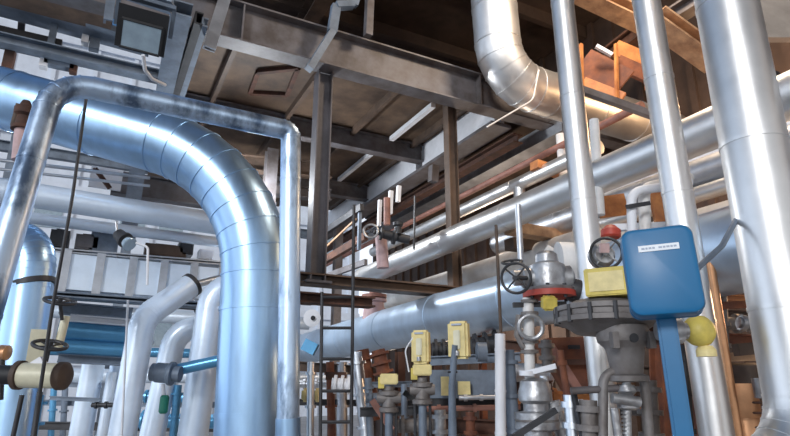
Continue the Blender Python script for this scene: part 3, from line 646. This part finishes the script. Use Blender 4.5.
bm = NB(); obox(bm, cy, .215, .145, .13, ss, V(0, 0, 1), nn); bmesh.ops.bevel(bm, geom=bm.edges[:], offset=.006, segments=2, affect='EDGES'); finish('block', bm, 'yellow', t)
bm = NB(); obox(bm, cy+nn*.067, .17, .10, .006, ss, V(0, 0, 1), nn); finish('cover_plate', bm, 'pale_yellow', t, False)
t = thing('round_handwheel', 'dark round handwheel with pale hub above the yellow block', 'handwheel', HF(606, 262, D+.1))
hc = HF(606, 253, D+.05)
handwheel(t, hc, (C-hc)+RT*-.4, .082, 'dark_steel', 'cast_silver', .008)
bm = NB(); lathe(bm, hc-FH*-.02, FH, [(0, .05), (.03, .07), (.08, .07), (.12, .04)]); finish('gear_cap', bm, 'cast_silver', t)
bm = NB(); obox(bm, hc-FH*.035-RT*.02+V(0, 0, .02), .05, .05, .02, RT, U, -F); finish('pink_tag', bm, 'pink', t, False)
t = thing('red_cap', 'dark red cap above the round handwheel', 'cap', HF(610, 232, 3.4)); bm = NB(); lathe(bm, HF(611, 238, 3.4), V(.1, 0, 1), [(0, .05), (.01, .06), (.05, .06), (.08, .03)]); finish('cap', bm, 'red', t)
# U bend pair
t = thing('arched_pipes', 'pair of white upright pipes with arched tops above the blue box', 'pipe', HF(638, 235, 3.9))
bm = NB(); sweep(bm, route([HF(633, 260, 3.9), HF(631, 192, 3.9), HF(690, 182, 4.0)], .12, 6)[0], .034, 16); finish('arched_pipe', bm, 'white_steel', t)
bm = NB(); sweep(bm, route([HF(646, 260, 4.0), HF(644, 188, 4.0), HF(690, 178, 4.1)], .10, 6)[0], .042, 16); finish('arched_pipe', bm, 'white_ins', t)
bm = NB(); box(bm, HF(626, 207, 3.85), HF(650, 203, 3.85), .012, .03); finish('strap', bm, 'dark_steel', t, False)
beam('orange_sheet', HF(652, 208, 4.6), HF(678, 206, 4.6), .04, .26, 'orange_paint', 'orange panel glimpsed between the arched pipes and the slim upright', kind='b', cat='panel')
beam('orange_sheet', HF(598, 208, 5.4), HF(626, 204, 5.4), .04, .22, 'orange_paint', 'orange strip left of the arched white pipes', kind='b', cat='panel')
beam('pale_ledge', HF(612, 228, 4.2), HF(705, 224, 4.2), .06, .05, 'white_steel', 'pale horizontal bar behind the top of the blue box', kind='b', cat='bar')
# ============================================================ BLUE BOX
Db = 2.12
t = thing('blue_control_box', 'bright blue enamel control box with a white label strip on a blue post', 'control box', HF(662, 273, Db))
cc = HF(661, 272, Db); nn = ((C-cc).normalized()*.75 + V(-.35, -.15, -.05)).normalized()
nn = (-FH*.93 + RT*-.38); nn.z = .0; nn.normalize()
ss = V(0, 0, 1).cross(nn).normalized(); uu = V(0, 0, 1)
rot = Matrix.Rotation(R(1.5), 3, nn); ss = rot @ ss; uu = rot @ uu
bm = NB(); Wd, Ht, Dp = .255, .335, .105
# rounded box
def rbox(bm, c, w, h, dpt, rad, s, u, n, seg=6):
    P = []
    for (cx, cy_, a0) in ((w/2-rad, h/2-rad, 0), (-w/2+rad, h/2-rad, 90), (-w/2+rad, -h/2+rad, 180), (w/2-rad, -h/2+rad, 270)):
        for q in range(seg+1):
            a = R(a0+90*q/seg); P.append((cx+rad*math.cos(a), cy_+rad*math.sin(a)))
    e = rad*.35
    lay = [(-.5*dpt, 1, 0), (.5*dpt-e, 1, 0), (.5*dpt-e*.3, 1, -e*.3), (.5*dpt, 1, -e)]
    rings = []
    for z, _, ins in lay:
        rings.append([bm.verts.new(c + s*(x*(1+2*ins/w)) + u*(y*(1+2*ins/h)) + n*z) for x, y in P])
    m_ = len(P)
    for A, B in zip(rings, rings[1:]):
        for j in range(m_): bm.faces.new((A[j], A[(j+1) % m_], B[(j+1) % m_], B[j]))
    bm.faces.new(rings[0][::-1]); bm.faces.new(rings[-1])
rbox(bm, cc, Wd, Ht, Dp, .042, ss, uu, nn); finish('cover', bm, 'blue_box', t)
bm = NB(); rbox(bm, cc-nn*(Dp/2+.012), Wd*1.02, Ht*1.02, .02, .04, ss, uu, nn); finish('back_plate', bm, 'blue_box', t)
pl = NB(); obox(pl, cc+nn*(Dp/2+.001)+uu*.085+ss*.002, .142, .024, .004, ss, uu, nn); pl = finish('label_plate', pl, 'label', t, False)
bm = NB(); x = -.058
for wd in (.011, .008, .010, .009, .0, .012, .009, .011, .008, .010):
    if wd: obox(bm, cc+nn*(Dp/2+.0035)+uu*.085+ss*(x+wd/2), wd, .007, .001, ss, uu, nn)
    x += wd+.003 if wd else .010
finish('lettering', bm, 'ink', pl, False)
t = thing('blue_post', 'square bright blue post below the blue control box', 'post', HF(668, 436, Db+.1))
a = HF(664, 300, Db+.07); b = HF(664, 320, Db+.07)
bm = NB(); top = HF(664.5, 310, Db+.1); bot = top + (HF(683, 436, Db+.1)-top)*2.2
dd = (bot-top).normalized(); nb = ss.copy(); 
box(bm, top, bot, .070, .070, up=nn); bmesh.ops.bevel(bm, geom=bm.edges[:], offset=.01, segments=2, affect='EDGES'); finish('post_tube', bm, 'blue_box', t)
plain('black_hose', [HF(694, 272, Db+.25), HF(702, 264, Db+.3), HF(722, 246, Db+.35), HF(744, 205, Db+.75)], .013, 'cool_steel', 'dark grey hose rising from behind the blue box to the right', 'hose', bend=.15)
t = thing('yellow_knob', 'round weathered yellow cap at the lower right corner of the blue box', 'cap', HF(703, 345, 2.75))  # round yellow knob on a short neck
kc = HF(703, 331, 2.75)
bm = NB(); lathe(bm, kc+RT*-.02, RT*.4-FH, [(-.06, .02), (-.055, .05), (-.03, .068), (0, .075), (.03, .07), (.055, .05), (.065, .02)], 24); finish('cap', bm, 'yellow', t)
bm = NB(); lathe(bm, kc-RT*.02, -RT, [(0, .04), (.08, .04), (.09, .06), (.14, .06), (.2, .045)]); finish('neck', bm, 'cast_silver', t)
bm = NB(); lathe(bm, kc-V(0, 0, .07), V(0, 0, -1), [(0, .03), (.02, .045), (.05, .045)]); finish('gland', bm, 'pale_yellow', t)
# right lower
a, b = vline(716, 300, 738, 436, 3.75, .1, 2.6)
plain('copper_pipe', [a, b], .030, 'copper', 'thin orange brown upright pipe right of the slim silver upright')
t = thing('banded_drum', 'orange brown banded drum behind the lower right upright pipes', 'drum', HF(748, 440, 4.4))
bm = NB(); lathe(bm, HF(750, 470, 4.4), V(0, 0, 1), [(0, .14), (.34, .14), (.36, .13), (.37, .135), (.60, .135)], 28)
finish('drum_body', bm, 'copper', t)
for y in (402, 412, 426):
    bm = NB(); torus(bm, HF(750, y, 4.4), V(0, 0, 1), .142, .008); finish('band', bm, 'rust_dark', t)
bm = NB(); lathe(bm, HF(747, 396, 4.4), V(0, 0, 1), [(0, .12), (.22, .12), (.24, .09)], 24); finish('upper_sleeve', bm, 'brown_steel', t)
plain('silver_stub', [HF(760, 378, 3.6), HF(764, 398, 3.6)], .05, 'cast_silver', 'small silver stub left of the thickest upright pipe', 'stub')
# ============================================================ UPPER RIGHT STEELWORK
beam('tan_roof_beam', HF(560, -18, 6.6), HF(648, 24, 6.9), .3, .2, 'tan_beam', 'tan roof beam ending behind the slim upright, top right', kind='i', t=.03)
beam('tan_roof_beam', HF(655, 18, 6.0), HF(716, 62, 6.2), .3, .2, 'tan_beam', 'tan roof beam between the slim and the thickest upright', kind='i', t=.03)
beam('brown_roof_beam', HF(655, 28, 6.6), HF(712, -8, 5.8), .2, .2, 'grey_steel', 'grey brown roof beam crossing above the tan one, top right', kind='i', t=.03)
beam('brown_roof_beam', HF(575, 82, 8.4), HF(652, 22, 7.9), .3, .22, 'rust_dark', 'dark red brown beam slanting up behind the slim uprights, top right', kind='i', t=.03)
beam('roof_panel', HF(752, -30, 5.0), HF(800, 40, 4.6), .9, .06, 'deck_grey', 'beige grey panel in the top right corner', kind='b', cat='panel')
t = thing('orange_platform', 'orange framed platform box with dark red boards, behind the two slim uprights', 'platform', HF(610, 90, 7.0))
def ph(x, y, D=6.9): return HF(x, y, D)
bm = NB(); box(bm, ph(582, 62), ph(624, 84, 6.7), .05, .42); finish('side_board', bm, 'rust', t, False)
bm = NB(); box(bm, ph(582, 84, 6.85), ph(622, 100, 6.65), .06, .2); finish('kick_board', bm, 'orange_paint', t, False)
bm = NB(); box(bm, ph(615, 48, 6.9), ph(648, 62, 6.9), .06, .25); finish('upper_board', bm, 'orange_paint', t, False)
bm = NB(); box(bm, ph(617, 62, 6.8), ph(648, 76, 6.8), .06, .22); finish('upper_board', bm, 'rust', t, False)
for (x, y0, y1) in ((581, 44, 92), (616, 44, 98), (646, 50, 90)):
    bm = NB(); box(bm, ph(x, y0, 6.6), ph(x+1, y1, 6.6), .04, .04); finish('upright', bm, 'orange_paint', t, False)
beam('pale_bar', HF(596, 46, 6.6), HF(612, 55, 6.6), .05, .05, 'white_steel', 'short pale bar above the orange platform box', kind='b', cat='bar')
beam('grey_beam', HF(570, 86, 5.9), HF(660, 118, 5.9), .08, .08, 'grey_steel', 'thin grey beam along the top of the warm duct', kind='b')
# warm reflector lamps of the hall, plus one added cool lamp
def hall_lamp(loc, label, col, e, size=.3):
    t = thing('hall_lamp', label, 'lamp', loc)
    bm = NB(); lathe(bm, loc+V(0, 0, .35), V(0, 0, -1), [(0, .04), (.1, .05), (.14, .12), (.33, .2), (.34, .19), (.15, .1)]); finish('reflector', bm, 'dark_steel', t)
    bm = NB(); lathe(bm, loc+V(0, 0, .16), V(0, 0, -1), [(0, .03), (.05, .07), (.1, .07), (.14, .03)])
    m, nt, b = new_mat('lamp_bulb'); b.inputs['Emission Color'].default_value = (*col, 1); b.inputs['Emission Strength'].default_value = 8; M['lamp_bulb'] = m
    finish('bulb', bm, 'lamp_bulb', t)
    l = bpy.data.lights.new('hall_lamp_light', 'POINT'); l.energy = e; l.color = col; l.shadow_soft_size = size
    o = bpy.data.objects.new('hall_lamp_light', l); COL.objects.link(o); o.location = loc - V(0, 0, .1)
hall_lamp(V(4.6, 3.6, 7.6), 'hall lamp hanging above the warm duct elbow', (1, .80, .60), 330)
hall_lamp(V(7.6, 3.6, 5.6), 'hall lamp beside the orange platform box', (1, .62, .32), 150)
hall_lamp(V(6.6, 2.6, 2.9), 'hall lamp low behind the right upright pipes', (1, .62, .35), 140)
hall_lamp(V(1.75, 9.0, 5.05), 'added unseen lamp under the deck behind the huge elbow', (.90, .95, 1), 400, .2)  # cool lamp added to brighten the white beam and deck, hidden by the duct
hall_lamp(V(7.2, 9.5, 3.2), 'hall lamp behind the white insulated pipe', (1, .8, .62), 160)
# ============================================================ LOWER BACKGROUND CLUTTER (real plant between the pipes)
def gen(kind, x0, y0, x1, y1, D, w, m, lab, cat):
    a = HF(x0, y0, D); b = HF(x1, y1, D)
    bm = NB()
    if kind == 'p':
        sweep(bm, [a, b], w, 14); d = (b-a).normalized()
        for q in (.12, .5, .88): lathe(bm, a+(b-a)*q, d, [(0, w*1.5), (.03, w*1.5)], 14)
        return tag(finish('plant_pipe', bm, m), lab, cat)
    if kind == 'i': ibeam(bm, a, b, w, w, .012)
    else: box(bm, a, b, w, w)
    return tag(finish({'post': 'plant_post', 'beam': 'plant_beam', 'brace': 'plant_brace'}[cat], bm, m, smooth=False), lab, cat)
CL = [
 ('i', 296, 366, 380, 372, 7.6, .12, 'brown_steel', 'brown beam behind the ladder just below the wide pipe', 'beam'),
 ('i', 296, 402, 420, 404, 7.6, .08, 'dark_steel', 'dark beam behind the ladder near the bottom edge', 'beam'),
 ('p', 330, 362, 332, 450, 7.2, .05, 'rust', 'rust red upright pipe behind the ladder, left one', 'pipe'),
 ('p', 342, 362, 342, 450, 7.6, .07, 'clad_dull', 'grey upright pipe behind the ladder rungs', 'pipe'),
 ('p', 311, 362, 310, 450, 6.2, .04, 'clad', 'thin silver upright between downpipe and ladder', 'pipe'),
 ('p', 356, 352, 366, 436, 7.0, .07, 'clad', 'silver slanted pipe right of the ladder', 'pipe'),
 ('p', 362, 350, 376, 420, 7.6, .09, 'rust', 'rust red slanted pipe right of the ladder', 'pipe'),
 ('b', 372, 400, 392, 430, 5.6, .06, 'redbrown', 'red brown brace below the leftmost yellow block', 'brace'),
 ('i', 400, 352, 400, 450, 7.4, .10, 'rust_dark', 'dark rusty post between the two yellow blocks', 'post'),
 ('i', 436, 345, 437, 450, 6.8, .10, 'rust_dark', 'dark rusty post between the two yellow instruments', 'post'),
 ('i', 482, 330, 484, 450, 6.6, .07, 'rust', 'rust red post right of the right yellow instrument', 'post'),
 ('i', 430, 361, 520, 357, 5.8, .09, 'cool_steel', 'blue grey beam above the blue grey panel', 'beam'),
 ('p', 426, 409, 520, 407, 5.4, .025, 'redbrown', 'red brown thin level pipe near the bottom, left of the white upright', 'pipe'),
 ('i', 430, 402, 520, 400, 6.0, .12, 'dark_steel', 'black level beam below the blue grey panel', 'beam'),
 ('i', 360, 412, 430, 410, 6.0, .09, 'dark_steel', 'black level beam behind the yellow block valves', 'beam'),
 ('p', 366, 398, 392, 398, 5.8, .05, 'cool_steel', 'blue grey short level pipe left of the leftmost yellow block valve', 'pipe'),
 ('p', 440, 410, 441, 450, 5.0, .05, 'cast_silver', 'silver short upright between the poles at the bottom', 'pipe'),
 ('p', 470, 412, 471, 450, 5.2, .04, 'rust', 'rust red short upright at the bottom, right of the blue grey pole', 'pipe'),
 ('b', 404, 392, 420, 404, 5.2, .05, 'black', 'black diagonal brace between the yellow block valves', 'brace'),
 ('p', 505, 395, 600, 398, 5.2, .05, 'orange_paint', 'orange level pipe behind the flanged ball valve', 'pipe'),
 ('p', 505, 372, 552, 374, 5.4, .09, 'clad_dull', 'dull silver level pipe behind the white lever', 'pipe'),
 ('i', 505, 408, 640, 410, 5.6, .10, 'dark_steel', 'black level beam behind the flanged ball valve', 'beam'),
 ('b', 500, 446, 556, 410, 3.2, .03, 'dark_steel', 'dark diagonal bar in front of the flanged ball valve foot', 'brace'),
 ('p', 560, 350, 574, 440, 3.7, .022, 'rust', 'thin rusty upright tube left of the large cast valve', 'pipe'),
 ('p', 570, 395, 574, 450, 3.1, .035, 'clad', 'silver short upright at the bottom left of the large cast valve', 'pipe'),
 ('p', 588, 400, 590, 450, 3.0, .045, 'cast', 'grey capped stub pipe left of the large valve yoke', 'pipe'),
 ('b', 574, 394, 584, 446, 3.0, .022, 'dark_steel', 'dark thin strut beside the capped stub pipe', 'brace'),
 ('p', 576, 400, 584, 440, 3.4, .04, 'white_steel', 'white slanted short pipe behind the dark thin strut', 'pipe'),
 ('i', 660, 345, 664, 450, 4.6, .12, 'rust', 'rust red post just right of the large valve yoke', 'post'),
 ('i', 688, 345, 698, 450, 3.9, .12, 'redbrown', 'red brown post between the blue post and slim silver upright', 'post'),
 ('i', 640, 372, 700, 378, 4.8, .10, 'brown_steel', 'brown level beam behind the blue post', 'beam'),
 ('i', 640, 405, 700, 412, 5.0, .10, 'orange_paint', 'orange level beam behind the blue post, lower', 'beam'),
 ('i', 640, 335, 700, 340, 5.2, .14, 'rust_dark', 'dark rusty beam right behind the yellow round cap', 'beam'),
 ('i', 700, 296, 770, 300, 4.6, .05, 'orange_paint', 'orange thin beam under the wide pipe at the right, upper', 'beam'),
 ('i', 700, 312, 770, 316, 4.8, .06, 'brown_steel', 'brown thin beam under the wide pipe at the right, middle', 'beam'),
 ('p', 700, 325, 770, 322, 4.4, .05, 'cast', 'grey level pipe under the wide pipe near the thickest upright', 'pipe'),
 ('i', 700, 338, 770, 342, 4.6, .09, 'rust', 'rust level beam under the grey level pipe at the right', 'beam'),
 ('i', 700, 358, 770, 356, 4.8, .07, 'tan_beam', 'tan level beam left of the thickest upright', 'beam'),
 ('p', 722, 296, 724, 350, 4.2, .035, 'cast', 'short grey upright tube under the wide pipe at the right', 'pipe'),
 ('i', 505, 345, 560, 350, 6.0, .1, 'rust_dark', 'dark rusty beam behind the slim pale valve column', 'beam'),
 # left beyond the pale pipes
 ('i', 0, 402, 230, 405, 10.5, .10, 'cool_steel', 'blue grey low beam behind the pale pipes at the left', 'beam'),
 ('i', 0, 425, 230, 428, 9.6, .12, 'dark_steel', 'dark low beam along the bottom left', 'beam'),
 ('p', 55, 370, 50, 450, 10, .05, 'clad_blue', 'thin blue upright at the bottom left, behind the cream actuator', 'pipe'),
 ('p', 66, 372, 62, 450, 10.4, .05, 'cool_steel', 'thin blue grey upright beside the thin blue one, bottom left', 'pipe'),
 ('p', 10, 388, 2, 450, 6, .14, 'clad_blue', 'blue upright tube in the bottom left corner', 'pipe'),
 ('p', 34, 395, 24, 450, 6.4, .10, 'clad_blue', 'blue upright tube behind the black rods, bottom left', 'pipe'),
 ('p', 178, 385, 172, 450, 7.4, .05, 'clad_blue', 'blue thin upright between the pale pipes', 'pipe'),
 ('b', 182, 330, 236, 322, 8.4, .10, 'dark_steel', 'dark brace behind the pale bent pipes', 'brace'),
]
CL += [
 ('p', 300, 384, 330, 384, 8.2, .05, 'clad_dull', 'dull level pipe stub behind the downpipe foot', 'pipe'),
 ('b', 326, 376, 346, 376, 6.9, .09, 'rust_dark', 'dark rusty block behind the second ladder gap', 'brace'),
 ('p', 332, 384, 350, 385, 6.6, .07, 'white_steel', 'white short level pipe behind the ladder, third gap', 'pipe'),
 ('p', 302, 395, 318, 395, 6.4, .05, 'pale_yellow', 'yellowish short level fitting left of the ladder', 'pipe'),
 ('p', 368, 378, 371, 450, 6.4, .04, 'cool_steel', 'blue grey thin upright left of the leftmost yellow block', 'pipe'),
 ('p', 378, 350, 384, 374, 6.8, .08, 'rust', 'short rust red upright above the leftmost yellow block', 'pipe'),
 ('i', 355, 385, 412, 384, 7.2, .07, 'cool_steel', 'blue grey level beam right of the ladder', 'beam'),
 ('p', 404, 384, 405, 450, 5.6, .03, 'cool_steel', 'thin blue grey upright between the yellow block valves', 'pipe'),
 ('p', 396, 426, 440, 424, 5.2, .06, 'cast', 'grey level pipe low between the yellow block valves', 'pipe'),
 ('i', 430, 424, 500, 428, 5.6, .14, 'rust_dark', 'dark rusty level beam low left of the white upright', 'beam'),
 ('p', 432, 350, 452, 350, 6.2, .08, 'dark_steel', 'dark level drum between the two yellow instruments', 'pipe'),
 ('p', 472, 348, 498, 344, 6.2, .10, 'dark_steel', 'dark level drum right of the right yellow instrument', 'pipe'),
 ('p', 476, 352, 484, 352, 5.4, .06, 'cool_steel', 'blue grey round fitting near the white upright top', 'pipe'),
 ('p', 459, 398, 500, 397, 5.2, .02, 'clad_dull', 'thin dull tube under the blue grey panel', 'pipe'),
 ('p', 508, 350, 514, 440, 4.6, .05, 'cool_steel', 'blue grey upright between white upright and valve column', 'pipe'),
 ('p', 546, 340, 548, 372, 4.2, .04, 'cast', 'short grey upright right of the slim valve column', 'pipe'),
 ('p', 544, 376, 546, 440, 4.0, .03, 'clad', 'thin silver upright right of the flanged ball valve', 'pipe'),
 ('i', 510, 388, 552, 386, 4.9, .09, 'rust_dark', 'dark rusty beam behind the flanged ball valve top', 'beam'),
 ('p', 552, 402, 566, 440, 3.6, .05, 'cast_silver', 'silver slanted stub right of the flanged ball valve', 'pipe'),
 ('p', 648, 380, 652, 440, 3.6, .05, 'cast', 'grey upright stub right of the large valve yoke', 'pipe'),
 ('p', 668, 330, 700, 330, 3.3, .035, 'cast', 'grey level tube behind the blue post top', 'pipe'),
 ('p', 684, 345, 690, 440, 3.5, .025, 'dark_steel', 'thin dark upright right of the blue post', 'pipe'),
 ('b', 716, 306, 752, 304, 4.0, .05, 'rust', 'rust brown short bar left of the thickest upright, top', 'brace'),
 ('b', 736, 350, 758, 348, 3.9, .08, 'brown_steel', 'brown block left of the thickest upright', 'brace'),
 ('p', 738, 322, 758, 326, 3.7, .035, 'cast_silver', 'silver short tube left of the thickest upright', 'pipe'),
 ('i', 60, 384, 100, 386, 8.6, .07, 'cool_steel', 'blue grey short beam right of the cream actuator', 'beam'),
 ('i', 50, 398, 100, 400, 7.6, .05, 'cool_steel', 'thin blue grey beam below the cream actuator', 'beam'),
 ('p', 140, 396, 190, 398, 8.2, .06, 'clad_blue', 'blue level tube behind the pale bent pipes', 'pipe'),
 ('p', 92, 405, 118, 405, 7.6, .03, 'dark_steel', 'thin dark level tube across the lower left pale pipes', 'pipe'),
 ('p', 130, 420, 240, 422, 8.6, .10, 'clad_blue', 'blue level pipe low behind the pale bent pipes', 'pipe'),
 ('p', 160, 300, 236, 306, 8.9, .12, 'dark_steel', 'dark level pipe under the ribbed duct beside the huge duct', 'pipe'),
]
for c_ in CL: gen(*c_)
# rust container behind the valve group
t = thing('rust_hopper', 'rust red steel hopper with slanted side between the valves', 'hopper', HF(575, 420, 4.6))
bm = NB(); P = [(548, 338), (600, 336), (600, 392), (580, 392)]
fr = [HF(x, y, 4.5) for x, y in P]; bk = [p + FH*.5 for p in fr]
va = [bm.verts.new(p) for p in fr]; vb = [bm.verts.new(p) for p in bk]
bm.faces.new(va); bm.faces.new(vb[::-1])
for i in range(4): bm.faces.new((va[i], vb[i], vb[(i+1) % 4], va[(i+1) % 4]))
finish('hopper_shell', bm, 'rust', t, False)
bm = NB(); box(bm, HF(550, 345, 4.42), HF(580, 392, 4.42), .03, .06); finish('edge_angle', bm, 'redbrown', t, False)
bm = NB(); box(bm, HF(560, 362, 4.42), HF(602, 362, 4.42), .03, .04); finish('edge_angle', bm, 'rust_dark', t, False)
bm = NB(); obox(bm, HF(574, 347, 4.46), .09, .03, .02, RT, V(0, 0, 1), -FH); finish('slot', bm, 'black', t, False)
# far rack pipes beyond the open left side
for k, (x, y, z, r, m, lab) in enumerate(((-5, 15, 2.0, .16, 'clad_pale_lit', 'far pale pipe low across the open left side'), (-5, 16, 2.6, .12, 'clad_blue', 'far blue pipe across the open left side'), (-5, 17.5, 3.7, .2, 'clad_pale_lit', 'far thick pale pipe across the open left side'), (-5, 18, 5.2, .18, 'clad_pale_lit', 'far pale pipe high across the open left side'))):
    insulated('far_pipe', [V(x, y, z), V(x+11, y, z)], r, m, lab, every=3)
for k, x in enumerate((-2.6, .4, 3.6)):
    beam('far_post', V(x, 17, 0), V(x, 17, 8.5), .25, .25, 'cool_steel', ('blue grey far rack post, leftmost', 'blue grey far rack post, middle', 'blue grey far rack post, nearest the brown wall')[k], kind='i', cat='post')
for k, z in enumerate((4.4, 6.6, 8.0)):
    beam('far_beam', V(-5, 17.3, z), V(6, 17.3, z), .2, .28, 'cool_steel', ('blue grey far rack beam, lowest of three', 'blue grey far rack beam, middle of three', 'blue grey far rack beam, highest of three')[k], kind='i')
# ============================================================ WORLD, LIGHT, CAMERA
w = bpy.data.worlds.new('World'); SC.world = w; w.use_nodes = True
nt = w.node_tree; N = nt.nodes; L = nt.links; bg = N['Background']
tc = N.new('ShaderNodeTexCoord'); sx = N.new('ShaderNodeSeparateXYZ'); L.new(tc.outputs['Generated'], sx.inputs[0])
def ramp(inp, a, b, ca, cb):
    mr = N.new('ShaderNodeMapRange'); mr.inputs[1].default_value = a; mr.inputs[2].default_value = b; L.new(inp, mr.inputs[0])
    mx = N.new('ShaderNodeMix'); mx.data_type = 'RGBA'; L.new(mr.outputs[0], mx.inputs[0])
    for s_, c in ((6, ca), (7, cb)):
        if isinstance(c, tuple): mx.inputs[s_].default_value = (*c, 1)
        else: L.new(c, mx.inputs[s_])
    return mx.outputs[2]
left = ramp(sx.outputs['Z'], .12, .52, (.88, 1.02, 1.22), (.03, .07, .14))
back = ramp(sx.outputs['Z'], .05, .55, (.58, .60, .62), (.04, .04, .05))
hor = ramp(sx.outputs['Y'], -.5, .3, back, left)
hor2 = ramp(sx.outputs['X'], .15, .75, hor, (.30, .24, .20))
low = ramp(sx.outputs['Z'], -.25, .0, (.10, .12, .15), hor2)
L.new(low, bg.inputs[0]); bg.inputs[1].default_value = 1.6
sun = bpy.data.lights.new('sun', 'SUN'); sun.energy = 1.3; sun.angle = R(12); sun.color = (.95, .97, 1.0)
so = bpy.data.objects.new('sun', sun); COL.objects.link(so)
so.rotation_euler = (V(.85, .75, -.42)).to_track_quat('-Z', 'Y').to_euler()
cam = bpy.data.cameras.new('camera'); cam.sensor_width = 36; cam.lens = FL/790*36; cam.clip_end = 200
co = bpy.data.objects.new('camera', cam); COL.objects.link(co); co.location = C
co.rotation_euler = (R(90)+PT, 0, -H); SC.camera = co
SC.view_settings.view_transform = 'Standard'; SC.view_settings.look = 'None'; SC.view_settings.gamma = 1
SC.view_settings.use_curve_mapping = False
SC.view_settings.exposure = .32
GR = {'upright_pipe': 'upright silver pipes on the right', 'cooling_pipe': 'pale pipes standing left of the huge duct', 'service_pipe': 'pipes running parallel to the bright slanting pipe', 'white_beam': 'lengths of the white beam under the deck',
 'transmitter': 'yellow instrument housings', 'solenoid_valve': 'valves with yellow blocks', 'hall_lamp': 'hall lamps', 'tray_cabinet': 'cabinets on the tray', 'far_pipe': 'far pipes beyond the open left side', 'far_post': 'far rack posts', 'far_beam': 'far rack beams',
 'blue_tube': 'blue painted tubes at the left', 'overhead_channel': 'channels hanging by the floodlight', 'walkway_girder': 'girders at the upper left', 'girder_upright': 'uprights on the upper left girders', 'hanger_post': 'posts under the white beam', 'tan_crossbeam': 'crossbeams above the silver valve',
 'plant_pipe': 'small plant pipes at the bottom', 'plant_beam': 'small plant beams at the bottom', 'plant_post': 'small plant posts at the bottom', 'plant_brace': 'small plant braces at the bottom', 'black_rod': 'black rods at the left', 'slanting_rail': 'slanting rails by the far handwheel', 'steel_beam': 'grey beams under the deck', 'handrail': 'thin rails above the level pipe', 'rack_pipe': 'level pipes on the left rack', 'rusted_beam': 'brown beams under the column', 'panel_box': 'boxes on the blue grey panel', 'light_strip': 'pale joists under the deck', 'pink_riser': 'pinkish risers', 'orange_sheet': 'orange sheets'}
for o in bpy.data.objects:
    k_ = o.name.split('.')[0]
    if o.parent is None and 'label' in o and k_ in GR: o['group'] = GR[k_]
for o in bpy.data.objects:
    if '_org' in o: del o['_org']
